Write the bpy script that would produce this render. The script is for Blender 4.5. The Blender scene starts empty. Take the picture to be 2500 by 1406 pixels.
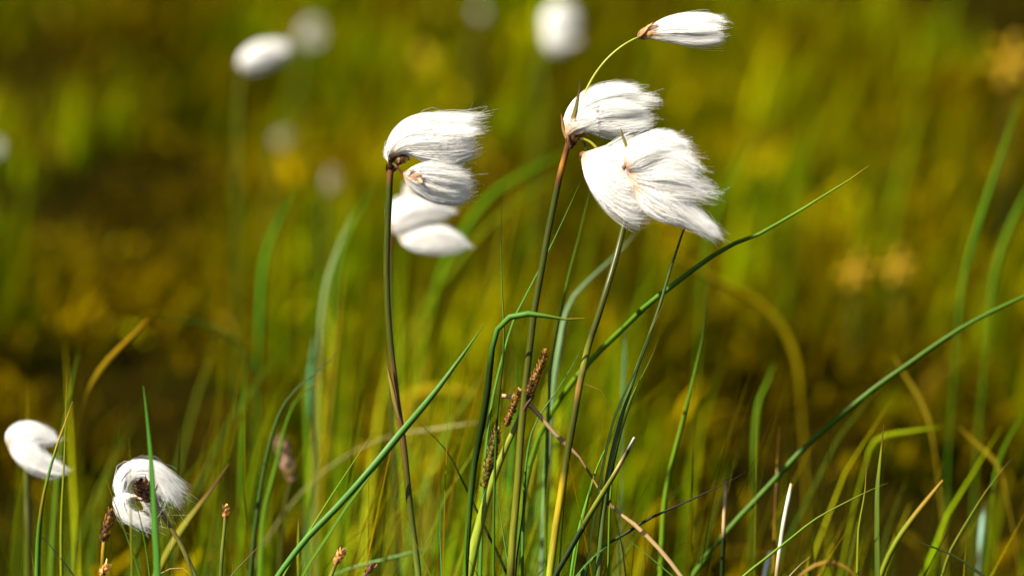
import bpy, math, random
import numpy as np
from mathutils import Vector, Matrix

random.seed(7)
SC = bpy.context.scene
COL = SC.collection
R = math.radians

# ------------------------------------------------------------------ camera
CAM_H, PITCH, FOC = 0.46, R(13.0), 1.0
cam_d = bpy.data.cameras.new("camera")
cam = bpy.data.objects.new("camera", cam_d)
COL.objects.link(cam)
cam.location = (0, 0, CAM_H)
cam.rotation_euler = (R(90) - PITCH, 0, 0)
cam_d.sensor_width = 36.0
cam_d.lens = 100.0
cam_d.clip_start = 0.02
cam_d.clip_end = 2000.0
cam_d.dof.use_dof = True
cam_d.dof.focus_distance = FOC
cam_d.dof.aperture_fstop = 4.8
SC.camera = cam

# ------------------------------------------------------------------ light
SUN_DIR = Vector((-0.86, -0.51, 0.0)).normalized()
SUN_EL = R(49)
to_sun = Vector((SUN_DIR.x * math.cos(SUN_EL), SUN_DIR.y * math.cos(SUN_EL), math.sin(SUN_EL)))
w = bpy.data.worlds.new("World")
SC.world = w
w.use_nodes = True
nt = w.node_tree
sky = nt.nodes.new("ShaderNodeTexSky")
sky.sky_type = 'NISHITA'
sky.sun_disc = False
sky.sun_elevation = SUN_EL
sky.sun_rotation = math.atan2(to_sun.x, to_sun.y)
nt.links.new(sky.outputs[0], nt.nodes["Background"].inputs[0])
nt.nodes["Background"].inputs[1].default_value = 0.05
sd = bpy.data.lights.new("sun", 'SUN')
sd.energy = 5.0
sd.angle = R(0.5)
sd.color = (1.0, 0.96, 0.88)
sun = bpy.data.objects.new("sun", sd)
COL.objects.link(sun)
sun.rotation_euler = to_sun.to_track_quat('Z', 'Y').to_euler()

SC.view_settings.view_transform = 'Standard'
SC.view_settings.look = 'None'
SC.view_settings.exposure = 1.8
SC.view_settings.gamma = 1.0
SC.cycles.max_bounces = 10
SC.cycles.diffuse_bounces = 6
SC.cycles.transmission_bounces = 6
SC.cycles.caustics_reflective = False
SC.cycles.caustics_refractive = False

# ------------------------------------------------------------------ helpers
CP, SP = math.cos(PITCH), math.sin(PITCH)
AX_X, AX_Y, AX_Z = np.array([1.0, 0, 0]), np.array([0, SP, CP]), np.array([0, CP, -SP])
KPX = 0.36 / 2500.0                       # metres per photo pixel at one metre


def W(px, py, d):
    """a spot seen at photo pixel (px, py), d metres along the view axis -> world point"""
    return np.array([0, 0, CAM_H]) + d * (AX_Z + AX_X * ((px - 1250) * KPX) + AX_Y * ((703 - py) * KPX))


def path3(pts, d):
    return np.array([W(p[0], p[1], p[2] if len(p) > 2 else d) for p in pts])


def resample(P, n):
    """Catmull-Rom through P, n points evenly spaced along the length"""
    P = np.asarray(P, float)
    if len(P) == 2:
        t = np.linspace(0, 1, n)[:, None]
        return P[0] * (1 - t) + P[1] * t
    Q = np.vstack([2 * P[0] - P[1], P, 2 * P[-1] - P[-2]])
    seg = np.linalg.norm(np.diff(Q, axis=0), axis=1) ** 0.5 + 1e-9
    out = []
    for i in range(1, len(Q) - 2):
        p0, p1, p2, p3 = Q[i - 1:i + 3]
        t0, t1 = 0, seg[i - 1]
        t2 = t1 + seg[i]
        t3 = t2 + seg[i + 1]
        t = np.linspace(t1, t2, 16, endpoint=False)[:, None]
        A1 = (t1 - t) / (t1 - t0) * p0 + (t - t0) / (t1 - t0) * p1
        A2 = (t2 - t) / (t2 - t1) * p1 + (t - t1) / (t2 - t1) * p2
        A3 = (t3 - t) / (t3 - t2) * p2 + (t - t2) / (t3 - t2) * p3
        B1 = (t2 - t) / (t2 - t0) * A1 + (t - t0) / (t2 - t0) * A2
        B2 = (t3 - t) / (t3 - t1) * A2 + (t - t1) / (t3 - t1) * A3
        out.append((t2 - t) / (t2 - t1) * B1 + (t - t1) / (t2 - t1) * B2)
    out = np.vstack(out + [P[-1:]])
    s = np.concatenate([[0], np.cumsum(np.linalg.norm(np.diff(out, axis=0), axis=1))])
    u = np.linspace(0, s[-1], n)
    return np.stack([np.interp(u, s, out[:, k]) for k in range(3)], 1)


def to_ground(P, rate=0.16):
    """tip-to-base path P carried on down into the ground"""
    P = list(P)
    d = P[-1] - P[-2]
    d = d / np.linalg.norm(d)
    if d[2] > -0.1:
        d = d + np.array([0, 0, -0.3])
    while P[-1][2] > -0.004:
        d = d * (1 - rate) + np.array([0, 0, -1.0]) * rate
        d = d / np.linalg.norm(d)
        P.append(P[-1] + d * 0.012)
    return np.array(P)


def np_mesh(name, co, quads, col=None, uv=None, smooth=True):
    me = bpy.data.meshes.new(name)
    co = np.asarray(co, np.float32)
    quads = np.asarray(quads, np.int32)
    n, q, k = len(co), len(quads), quads.shape[1]
    me.vertices.add(n)
    me.vertices.foreach_set("co", co.ravel())
    me.loops.add(q * k)
    me.loops.foreach_set("vertex_index", quads.ravel())
    me.polygons.add(q)
    me.polygons.foreach_set("loop_start", np.arange(0, q * k, k, dtype=np.int32))
    me.polygons.foreach_set("use_smooth", np.full(q, smooth, bool))
    me.update(calc_edges=True)
    if col is not None:
        ca = me.color_attributes.new("col", 'FLOAT_COLOR', 'POINT')
        c4 = np.ones((n, 4), np.float32)
        c4[:, :3] = col
        ca.data.foreach_set("color", c4.ravel())
    if uv is not None:
        ul = me.uv_layers.new(name="UVMap")
        ul.data.foreach_set("uv", np.asarray(uv, np.float32)[quads.ravel()].ravel())
    return me


def link(name, me, mat, parent=None, origin=None):
    o = bpy.data.objects.new(name, me)
    COL.objects.link(o)
    if mat:
        me.materials.append(mat)
    if parent is not None:
        o.parent = parent
        o.matrix_parent_inverse = Matrix.Translation(-Vector(parent.location))
    elif origin is not None:
        me.transform(Matrix.Translation(-Vector(origin)))
        o.location = origin
    return o


def tag(o, label, cat, group=None):
    o["label"] = label
    o["category"] = cat
    if group:
        o["group"] = group
    return o


def thing(name, loc, label, cat, group=None):
    o = bpy.data.objects.new(name, None)
    COL.objects.link(o)
    o.location = Vector(loc)
    o.empty_display_size = 0.01
    return tag(o, label, cat, group)


def frames(P, ref):
    T = np.gradient(P, axis=0)
    T /= np.linalg.norm(T, axis=1)[:, None] + 1e-12
    S = np.cross(T, ref)
    S /= np.linalg.norm(S, axis=1)[:, None] + 1e-12
    N = np.cross(S, T)
    return T, S, N


def tube(P, rad, sides=10, col=None):
    """closed tube; rad and col per point -> co, quads, col, uv"""
    P = np.asarray(P, float)
    n = len(P)
    T, S, N = frames(P, AX_Z + 1e-3)
    rad = np.broadcast_to(rad, (n,))
    a = np.linspace(0, 2 * np.pi, sides, endpoint=False)
    co = P[:, None] + rad[:, None, None] * (np.cos(a)[None, :, None] * S[:, None] + np.sin(a)[None, :, None] * N[:, None])
    co = co.reshape(-1, 3)
    i = np.arange(n - 1)[:, None] * sides
    j = np.arange(sides)[None, :]
    k = (j + 1) % sides
    q = np.stack([i + j, i + k, i + sides + k, i + sides + j], -1).reshape(-1, 4)
    ln = np.concatenate([[0], np.cumsum(np.linalg.norm(np.diff(P, axis=0), axis=1))])
    uv = np.stack([np.tile(np.arange(sides) / sides, n), np.repeat(ln, sides)], 1)
    c = None if col is None else np.repeat(np.asarray(col), sides, 0)
    return co, q, c, uv


def ramp(stops, t):
    ts = [s[0] for s in stops]
    return np.stack([np.interp(t, ts, [s[1][k] for s in stops]) for k in range(3)], 1)


# ------------------------------------------------------------------ materials
def new_mat(name):
    m = bpy.data.materials.new(name)
    m.use_nodes = True
    m.node_tree.nodes.clear()
    return m, m.node_tree.nodes, m.node_tree.links


def plant_mat(name, rough=0.45, spec=0.3, trans=0.35, streak=0.35, vscale=60.0):
    m, N, L = new_mat(name)
    out = N.new("ShaderNodeOutputMaterial")
    at = N.new("ShaderNodeAttribute")
    at.attribute_name = "col"
    uv = N.new("ShaderNodeUVMap")
    mp = N.new("ShaderNodeMapping")
    mp.inputs["Scale"].default_value = (9.0, vscale, 1.0)
    L.new(uv.outputs[0], mp.inputs[0])
    no = N.new("ShaderNodeTexNoise")
    no.inputs["Scale"].default_value = 1.6
    no.inputs["Detail"].default_value = 3.0
    L.new(mp.outputs[0], no.inputs["Vector"])
    mr = N.new("ShaderNodeMapRange")
    mr.inputs["From Min"].default_value = 0.3
    mr.inputs["From Max"].default_value = 0.7
    mr.inputs["To Min"].default_value = 1.0 - streak
    mr.inputs["To Max"].default_value = 1.0 + streak
    L.new(no.outputs["Fac"], mr.inputs["Value"])
    mul = N.new("ShaderNodeVectorMath")
    mul.operation = 'SCALE'
    L.new(at.outputs["Color"], mul.inputs[0])
    L.new(mr.outputs[0], mul.inputs["Scale"])
    pb = N.new("ShaderNodeBsdfPrincipled")
    pb.inputs["Roughness"].default_value = rough
    pb.inputs["Specular IOR Level"].default_value = spec
    L.new(mul.outputs[0], pb.inputs["Base Color"])
    bp = N.new("ShaderNodeBump")
    bp.inputs["Strength"].default_value = 0.25
    bp.inputs["Distance"].default_value = 0.0003
    L.new(no.outputs["Fac"], bp.inputs["Height"])
    L.new(bp.outputs[0], pb.inputs["Normal"])
    if trans > 0:
        tr = N.new("ShaderNodeBsdfTranslucent")
        tc = N.new("ShaderNodeVectorMath")
        tc.operation = 'MULTIPLY'
        tc.inputs[1].default_value = (1.15, 1.25, 0.5)
        L.new(mul.outputs[0], tc.inputs[0])
        L.new(tc.outputs[0], tr.inputs["Color"])
        mx = N.new("ShaderNodeMixShader")
        mx.inputs[0].default_value = trans
        L.new(pb.outputs[0], mx.inputs[1])
        L.new(tr.outputs[0], mx.inputs[2])
        L.new(mx.outputs[0], out.inputs["Surface"])
    else:
        L.new(pb.outputs[0], out.inputs["Surface"])
    return m


M_BLADE = plant_mat("grass_leaf", 0.45, 0.14, 0.30)
M_FIELD = plant_mat("meadow_leaf", 0.7, 0.0, 0.30, 0.2)
M_STEM = plant_mat("rush_stem", 0.36, 0.15, 0.0, 0.22, 90.0)
M_SCALE = plant_mat("papery_scale", 0.5, 0.25, 0.2, 0.4, 300.0)

M_COTTON, N, L = new_mat("cotton_fibre")
out = N.new("ShaderNodeOutputMaterial")
at = N.new("ShaderNodeAttribute")
at.attribute_name = "col"
df = N.new("ShaderNodeBsdfDiffuse")
tr = N.new("ShaderNodeBsdfTranslucent")
mx = N.new("ShaderNodeMixShader")
mx.inputs[0].default_value = 0.42
L.new(at.outputs["Color"], df.inputs["Color"])
L.new(at.outputs["Color"], tr.inputs["Color"])
L.new(df.outputs[0], mx.inputs[1])
L.new(tr.outputs[0], mx.inputs[2])
L.new(mx.outputs[0], out.inputs["Surface"])

M_SOIL, N, L = new_mat("peat_soil")
out = N.new("ShaderNodeOutputMaterial")
pb = N.new("ShaderNodeBsdfPrincipled")
pb.inputs["Roughness"].default_value = 0.95
pb.inputs["Specular IOR Level"].default_value = 0.0
tc = N.new("ShaderNodeTexCoord")
n1 = N.new("ShaderNodeTexNoise")
n1.inputs["Scale"].default_value = 45.0
n1.inputs["Detail"].default_value = 6.0
n2 = N.new("ShaderNodeTexNoise")
n2.inputs["Scale"].default_value = 1.3
n2.inputs["Detail"].default_value = 3.0
L.new(tc.outputs["Object"], n1.inputs["Vector"])
L.new(tc.outputs["Object"], n2.inputs["Vector"])
r1 = N.new("ShaderNodeValToRGB")
r1.color_ramp.elements[0].color = (0.005, 0.003, 0.0006, 1)
r1.color_ramp.elements[0].position = 0.35
r1.color_ramp.elements[1].color = (0.012, 0.007, 0.0006, 1)
r1.color_ramp.elements[1].position = 0.7
r2 = N.new("ShaderNodeValToRGB")
r2.color_ramp.elements[0].color = (0.006, 0.007, 0.0002, 1)
r2.color_ramp.elements[1].color = (0.014, 0.011, 0.0004, 1)
L.new(n1.outputs["Fac"], r1.inputs[0])
L.new(n2.outputs["Fac"], r2.inputs[0])
mxc = N.new("ShaderNodeMix")
mxc.data_type = 'RGBA'
mxc.inputs[0].default_value = 0.35
L.new(r1.outputs[0], mxc.inputs[6])
L.new(r2.outputs[0], mxc.inputs[7])
ln = N.new("ShaderNodeVectorMath")
ln.operation = 'LENGTH'
L.new(tc.outputs["Object"], ln.inputs[0])
mrd = N.new("ShaderNodeMapRange")
mrd.inputs["From Min"].default_value = 8.0
mrd.inputs["From Max"].default_value = 13.0
L.new(ln.outputs["Value"], mrd.inputs["Value"])
far = N.new("ShaderNodeMix")                  # beyond the tussocks: the meadow's own green sward
far.data_type = 'RGBA'
r3 = N.new("ShaderNodeValToRGB")
r3.color_ramp.elements[0].color = (0.022, 0.028, 0.0004, 1)
r3.color_ramp.elements[1].color = (0.06, 0.052, 0.0008, 1)
L.new(n2.outputs["Fac"], r3.inputs[0])
L.new(mrd.outputs[0], far.inputs[0])
L.new(mxc.outputs[2], far.inputs[6])
L.new(r3.outputs[0], far.inputs[7])
L.new(far.outputs[2], pb.inputs["Base Color"])
bp = N.new("ShaderNodeBump")
bp.inputs["Distance"].default_value = 0.01
L.new(n1.outputs["Fac"], bp.inputs["Height"])
L.new(bp.outputs[0], pb.inputs["Normal"])
L.new(pb.outputs[0], out.inputs["Surface"])

# ------------------------------------------------------------------ ground
def fbm(x, y, seed=0, octs=3):
    rs = np.random.RandomState(seed)
    tot = np.zeros_like(x)
    amp = 1.0
    for o in range(octs):
        G = rs.rand(64, 64)
        fx, fy = x * 2 ** o + 17.3 * o, y * 2 ** o + 9.1 * o
        ix, iy = np.floor(fx).astype(int), np.floor(fy).astype(int)
        tx, ty = fx - ix, fy - iy
        tx, ty = tx * tx * (3 - 2 * tx), ty * ty * (3 - 2 * ty)
        g = lambda a, b: G[a % 64, b % 64]
        v = (g(ix, iy) * (1 - tx) + g(ix + 1, iy) * tx) * (1 - ty) + (g(ix, iy + 1) * (1 - tx) + g(ix + 1, iy + 1) * tx) * ty
        tot += amp * (v - 0.5)
        amp *= 0.5
    return tot


xs = np.concatenate([[-300, -80, -25, -10], np.linspace(-5, 5, 141), [10, 25, 80, 300]])
ys = np.concatenate([[-300, -80, -25, -8, -2], np.linspace(0, 12, 161), [20, 45, 120, 400]])
X, Y = np.meshgrid(xs, ys)
Z = 0.012 * fbm(X * 3.1, Y * 3.1, 3) * (np.abs(X) < 5.2) * (Y > -0.1) * (Y < 12.2) - 0.004
nx, ny = len(xs), len(ys)
idx = np.arange(nx * ny).reshape(ny, nx)
gq = np.stack([idx[:-1, :-1], idx[:-1, 1:], idx[1:, 1:], idx[1:, :-1]], -1).reshape(-1, 4)
g = link("ground", np_mesh("ground", np.stack([X, Y, Z], -1).reshape(-1, 3), gq), M_SOIL)
g["kind"] = "structure"

# ------------------------------------------------------------------ meadow (uncountable)
C_GREEN = np.array([0.044, 0.080, 0.0003])
C_LIME = np.array([0.098, 0.130, 0.0004])
C_OLIVE = np.array([0.078, 0.072, 0.0003])
C_OCHRE = np.array([0.290, 0.185, 0.0006])
C_STRAW = np.array([0.270, 0.180, 0.010])
C_BROWN = np.array([0.022, 0.010, 0.0003])

# ochre-rich, green-rich and sparse, shade-darkened areas of the meadow: where (photo pixel, distance), radius, effect
def spot(px, py, z=0.035):
    v = AX_Z + AX_X * ((px - 1250) * KPX) + AX_Y * ((703 - py) * KPX)
    k = (z - CAM_H) / v[2]
    return v[0] * k, v[1] * k


PATCH = [  # px, py, radius in fractions of distance, ochre, green, sparse and shade-darkened
    (560, 690, .020, 1.0, 0, 0), (400, 720, .018, .7, 0, 0), (180, 540, .02, .6, 0, 0), (40, 280, .02, .9, 0, 0),
    (2050, 180, .03, .9, 0, 0), (1720, 230, .03, .6, 0, 0), (2190, 650, .014, 1.0, 0, 0), (2080, 670, .012, 1.0, 0, 0),
    (1820, 700, .02, .8, 0, 0), (1100, 980, .014, 1.0, 0, 0), (2330, 320, .03, .5, 0, 0), (600, 380, .018, .6, 0, 0),
    (120, 160, .03, 0, .5, .45), (430, 330, .03, 0, .2, .5), (90, 460, .018, 0, 0, .6), (1130, 90, .02, 0, .8, 0),
    (2440, 40, .035, 0, 0, 1.0), (1960, 300, .02, 0, 0, .7), (300, 960, .012, 0, 0, .9), (1280, 300, .04, 0, .6, 0),
    (2000, 1120, .03, 0, 0, 1.3), (1180, 1330, .016, 0, 0, 1), (1440, 1320, .012, 0, 0, 1), (2200, 1300, .02, 0, 0, .9), (480, 960, .02, 0, 0, .8), (560, 1130, .015, 0, 0, .6), (30, 1230, .014, 0, 0, .9), (700, 900, .03, 0, .9, 0),
    (1830, 520, .03, 0, .5, 0), (850, 1000, .02, 0, .9, 0), (2080, 1180, .012, 0, 0, .8), (780, 250, .03, 0, .6, 0),
]


def patches(x, y):
    o, gr, sp = np.zeros_like(x), np.zeros_like(x), np.zeros_like(x)
    for px, py, r, a, b, c in PATCH:
        sx, sy = spot(px, py)
        rx = r * sy
        ry = r * sy * 4.5
        g_ = np.exp(-((x - sx) / rx) ** 2 - ((y - sy) / ry) ** 2)
        o += a * g_
        gr += b * g_
        sp += c * g_
    return o, gr, sp


def meadow(name, n, y0, y1, hmul, wmul, seed, kind, per=28, spread=0.013, loose=0.3, rings=5):
    """n blades scattered over the meadow between y0 and y1, as one sheet of leaves"""
    rs = np.random.RandomState(seed)
    a0, b0 = 0.55, 0.36
    # tussocks: leaves stand in clumps with hollows between
    nt_ = max(20, int(n / per))
    ty = y0 + (y1 - y0) * rs.rand(nt_ * 3)
    ty = ty[rs.rand(len(ty)) < (a0 + b0 * ty) / (a0 + b0 * y1)][:nt_]
    nt_ = len(ty)
    tx = (rs.rand(nt_) * 2 - 1) * (a0 + b0 * ty)
    oc, gr, sp = patches(tx, ty)
    dens = 0.60 + 1.5 * fbm(tx * 4, ty * 2.6, 11) + 0.35 * gr + 0.3 * oc - 0.85 * sp
    keep = rs.rand(nt_) < np.clip(dens, 0.08, 1)
    tx, ty = tx[keep], ty[keep]
    nt_ = len(tx)
    ti = rs.randint(0, nt_, n)
    rt = np.where(rs.rand(n) < loose, 4.0, 1.0) * spread * (0.5 + 0.35 * ty[ti])
    x, y = tx[ti] + rs.randn(n) * rt, ty[ti] + rs.randn(n) * rt
    ok = (y > y0 - 0.03) & (rs.rand(len(y)) > .92 * np.clip(patches(x, y)[2], 0, 1))
    x, y, ti = x[ok], y[ok], ti[ok]
    n = len(x)
    oc, gr, sp = patches(x, y)
    tm, th_ = rs.randn(nt_)[ti], rs.rand(nt_)[ti]
    pat = fbm(tx * 8 + 9, ty * 3.2, 41, 2)[ti]
    big = fbm(x * 1.7 + 40, y * 0.9, 21)
    fine = fbm(x * 9 + 3, y * 6, 23)
    if kind == 'tall':
        h = 0.07 + 0.15 * rs.rand(n) ** 1.5
        bend = 0.05 + 0.9 * rs.rand(n) ** 2
        wd = 0.00025 + 0.0004 * rs.rand(n)
        cen = np.exp(-((x + .02) / (.10 + .1 * y)) ** 2)
        h = h * (.55 + .5 * cen) * (1 - .6 * np.clip(sp, 0, 1))
        pk_ = rs.rand(n)[:, None]
        base = np.where(pk_ < .45, np.array([.08, .15, .002]), np.where(pk_ < .75, np.array([.14, .20, .003]), np.where(pk_ < .9, np.array([.09, .22, .02]), np.array([.30, .18, .01]))))
    elif kind == 'green':
        h = (0.035 + 0.075 * rs.rand(n) ** 2.2) * hmul * (0.6 + 0.7 * th_) * (1 + .7 * np.clip(pat, -.6, .6)) * (1 - 0.5 * np.clip(sp, 0, 1))
        bend = 0.25 + 0.5 * rs.rand(n)
        wd = (0.0010 + 0.0013 * rs.rand(n)) * wmul
        m = np.clip(0.14 + 1.0 * big + 0.9 * fine + 0.12 * rs.randn(n) + 0.28 * tm + 0.9 * oc - 0.7 * gr, 0, 1)[:, None]
        base = C_GREEN * (1 - m) + C_OLIVE * m
        lime = (rs.rand(n) < np.where(tm > .5, .5, .12))[:, None]
        base = np.where(lime, C_LIME, base)
    else:
        h = (0.025 + 0.05 * rs.rand(n)) * hmul * (1 - 0.4 * np.clip(sp, 0, 1))
        bend = 0.9 + 1.5 * rs.rand(n)
        wd = (0.0011 + 0.0016 * rs.rand(n)) * wmul
        m = np.clip(0.34 + 1.0 * big + 0.9 * fine + 0.12 * rs.randn(n) + 0.32 * tm + 0.9 * oc - 0.4 * gr, 0, 1)[:, None]
        base = C_OLIVE * (1 - m) + C_OCHRE * m
        br = (rs.rand(n) < 0.22 - 0.2 * np.clip(oc, 0, 1))[:, None]
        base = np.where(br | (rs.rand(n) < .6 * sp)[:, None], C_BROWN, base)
        st = (rs.rand(n) < 0.05)[:, None]
        base = np.where(st, C_STRAW, base)
    base = base * (0.75 + 0.5 * rs.rand(n))[:, None] * np.exp(0.72 * np.clip(rs.randn(nt_)[ti], -2, 1.5) + 3.4 * pat - 1.3 * np.clip(sp, 0, 1) + .35 * oc)[:, None]  # pat and sp paint the hollows' shade into the leaf colour
    brt = rs.rand(n) < .09
    base = np.where(brt[:, None], base * 2.1, base)
    wd = np.where(brt, wd * 1.7, wd)
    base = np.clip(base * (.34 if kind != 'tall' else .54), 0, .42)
    nearby = np.clip((1.75 - y) / .5, 0, 1)                      # dead litter round the tussock, its colour darkened to paint shade in the gaps
    if kind == 'green':
        h = h * (1 - .35 * nearby)
    if kind == 'dry':
        base = np.where((rs.rand(n) < .6 * nearby)[:, None], C_BROWN * .6, base)
    lim = 9 if kind == 'tall' else 0.05 + np.clip((y - 0.90) / 0.3, 0, 1) * 0.14 + 0.02 * rs.rand(n)   # trodden short near the photographer
    h = np.minimum(h, lim)
    az = rs.rand(n) * 2 * np.pi
    dx, dy = np.cos(az) + (0.55 if kind != 'tall' else 0.9), np.sin(az)
    nn = np.hypot(dx, dy) + 1e-6
    dx, dy = dx / nn, dy / nn
    tw = az + np.pi / 2 + rs.randn(n) * 0.6
    sx, sy = np.cos(tw), np.sin(tw)
    t = np.linspace(0, 1, rings)
    ang = bend[:, None] * t[None] ** 1.3 + (0.15 if kind != 'dry' else 0.7) * rs.rand(n)[:, None]
    st_ = np.sin(ang)
    ct_ = np.cos(ang)
    hor = np.concatenate([np.zeros((n, 1)), np.cumsum((st_[:, 1:] + st_[:, :-1]) / 2, 1)], 1) / (rings - 1)
    ver = np.concatenate([np.zeros((n, 1)), np.cumsum((ct_[:, 1:] + ct_[:, :-1]) / 2, 1)], 1) / (rings - 1)
    z0 = 0.012 * fbm(x * 3.1, y * 3.1, 3) - 0.006
    P = np.stack([x[:, None] + h[:, None] * hor * dx[:, None], y[:, None] + h[:, None] * hor * dy[:, None],
                  z0[:, None] + h[:, None] * ver], -1)
    wt = np.array([0.7, 1.0, 0.95, 0.65, 0.06]) if rings == 5 else np.linspace(1, .05, rings)
    off = np.stack([sx, sy, np.zeros(n)], -1)[:, None] * (wd[:, None] * wt[None])[..., None]
    co = np.stack([P - off, P + off], 2).reshape(-1, 3)
    tip = rs.rand(n)[:, None, None] * 0.8
    tc_ = (t ** 3)[None, :, None] * tip
    cc = base[:, None] * (1 - tc_) + C_OCHRE[None, None] * tc_
    cc = np.repeat(cc, 2, 1).reshape(-1, 3)
    uv = np.stack([np.tile([0., 1.], n * rings), np.repeat((h[:, None] * t[None]).ravel(), 2)], 1)
    uv[:, 0] += np.repeat(rs.rand(n) * 50, rings * 2)
    b = (np.arange(n) * rings * 2)[:, None] + (np.arange(rings - 1) * 2)[None]
    q = np.stack([b, b + 1, b + 3, b + 2], -1).reshape(-1, 4)
    o = link(name, np_mesh(name, co, q, cc, uv), M_FIELD)
    o["kind"] = "stuff"
    return o


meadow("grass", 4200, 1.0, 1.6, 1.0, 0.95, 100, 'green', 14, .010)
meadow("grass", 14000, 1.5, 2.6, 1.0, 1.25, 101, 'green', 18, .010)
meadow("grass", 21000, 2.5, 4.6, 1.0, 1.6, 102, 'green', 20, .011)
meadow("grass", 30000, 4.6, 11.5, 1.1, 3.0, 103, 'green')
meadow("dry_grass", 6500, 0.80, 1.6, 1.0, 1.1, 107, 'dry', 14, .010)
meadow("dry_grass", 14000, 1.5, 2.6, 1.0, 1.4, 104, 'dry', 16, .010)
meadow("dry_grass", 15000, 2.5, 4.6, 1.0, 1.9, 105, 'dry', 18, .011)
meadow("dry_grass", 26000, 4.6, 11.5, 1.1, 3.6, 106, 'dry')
meadow("tall_grass", 700, 0.985, 1.04, 1.0, 1.0, 110, 'tall', 5, .010)
meadow("tall_grass", 3600, 1.03, 1.28, 1.0, 1.0, 108, 'tall', 6, .010)
meadow("tall_grass", 700, 1.3, 2.3, 1.0, 1.0, 109, 'tall', 5, .012)

# ------------------------------------------------------------------ single blades
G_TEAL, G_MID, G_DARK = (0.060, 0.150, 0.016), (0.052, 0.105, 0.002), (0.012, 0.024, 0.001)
G_YEL, G_LIME, G_OCH = (0.135, 0.150, 0.004), (0.095, 0.170, 0.004), (0.20, 0.115, 0.004)
K_BROWN, K_DARK, K_TAN, K_WHITE = (0.070, 0.028, 0.005), (0.016, 0.012, 0.005), (0.46, 0.30, 0.13), (0.56, 0.56, 0.44)
K_ORANGE = (0.36, 0.15, 0.015)


def blade_mesh(P, width, cols, fold=0.25, roll=0.0, thick=0.00022, wprof=None):
    """P runs base -> tip. A creased leaf of real thickness."""
    n = len(P)
    t = np.linspace(0, 1, n)
    T, S, Nn = frames(P, AX_Z)
    ro = roll + 0.25 * np.sin(t * 5 + roll * 7)
    S2 = S * np.cos(ro)[:, None] + Nn * np.sin(ro)[:, None]
    N2 = Nn * np.cos(ro)[:, None] - S * np.sin(ro)[:, None]
    wp = np.interp(t, [0, .12, .45, .8, .95, 1], [.75, .95, 1, .62, .22, .03]) if wprof is None else np.interp(t, *zip(*wprof))
    hw = (0.5 * width * wp)[:, None]
    f = fold * hw
    th = np.minimum(thick, hw * 0.5)
    co = np.stack([P - S2 * hw, P + N2 * (f + th), P + S2 * hw, P + N2 * (f - th)], 1).reshape(-1, 3)
    i = (np.arange(n - 1) * 4)[:, None]
    j = np.arange(4)[None]
    k = (j + 1) % 4
    q = np.stack([i + j, i + k, i + 4 + k, i + 4 + j], -1).reshape(-1, 4)
    ln = np.concatenate([[0], np.cumsum(np.linalg.norm(np.diff(P, axis=0), axis=1))])
    uv = np.stack([np.tile([0, .5, 1, .5], n), np.repeat(ln, 4)], 1)
    return np_mesh("grass_blade", co, q, np.repeat(ramp(cols, t), 4, 0), uv)


def blade(label, pts, d, wpx, c, tip=None, tipf=0.06, fold=0.25, roll=None, grow=True, wprof=None, name="grass_blade", cat="grass blade", group=None, cols=None):
    """pts: photo pixels from the tip down to where the leaf leaves the picture"""
    P = path3(pts, d)
    vis = np.linalg.norm(np.diff(P, axis=0), axis=1).sum()
    if grow:
        P = to_ground(P)
    tot = np.linalg.norm(np.diff(P, axis=0), axis=1).sum()
    P = resample(P, 40)[::-1]
    dd = d if len(pts[0]) < 3 else np.mean([p[2] for p in pts])
    if roll is None:
        roll = random.uniform(-0.5, 0.5)
    if cols is None:
        c = np.array(c)
        v = tot and vis / tot
        cols = [(0, c * 0.9), (0.5, c), (1 - 2 * tipf * v, c)]
        cols += [(1 - tipf * v * .8, np.array(tip)), (1, np.array(tip))] if tip is not None else [(1, c)]
    else:                                    # given along the visible part, tip to base
        v = vis / tot
        cols = sorted([(1 - s * v, np.array(k)) for s, k in cols], key=lambda e: e[0])
    if wprof is not None:
        v = vis / tot
        wprof = sorted([(1 - s * v, k) for s, k in wprof])
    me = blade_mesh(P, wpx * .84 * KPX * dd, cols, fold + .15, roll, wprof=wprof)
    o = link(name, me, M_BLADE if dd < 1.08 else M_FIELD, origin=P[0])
    return tag(o, label, cat, group)


# --- around the middle
blade("broad blue-green blade sweeping up from the lower left across the left flower's stem", [(1183, 790, 1.0), (1150, 838, 1.0), (1105, 900, 1.0), (1060, 960, .998), (1020, 1008, .995), (980, 1055, .992), (920, 1128, .99), (830, 1230, .99), (745, 1318, .99), (678, 1406, .99)], 1.0, 21, G_TEAL, G_LIME, .03, .3, .1,
      wprof=[(0, .03), (.12, .45), (.3, .85), (.45, 1), (.7, .9), (1, .8)])
blade("green blade with a dark underside running just below the broad blue-green blade", [(1020, 1015, 1.004), (985, 1062, 1.002), (940, 1112, 1.0), (885, 1185, 1.0), (842, 1242, 1.0), (800, 1308, 1.0), (760, 1366, 1.0), (738, 1406, 1.0)], 1.0, 20, G_MID, G_TEAL, .1, .35, .9)
blade("slim pale-edged blade standing just above the broad blue-green blade, its tip left of the stem", [(920, 1036), (890, 1085), (858, 1135), (810, 1208), (770, 1272), (735, 1330), (700, 1390)], 1.002, 11, G_LIME, G_YEL, .2, .2, .3)
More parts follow.
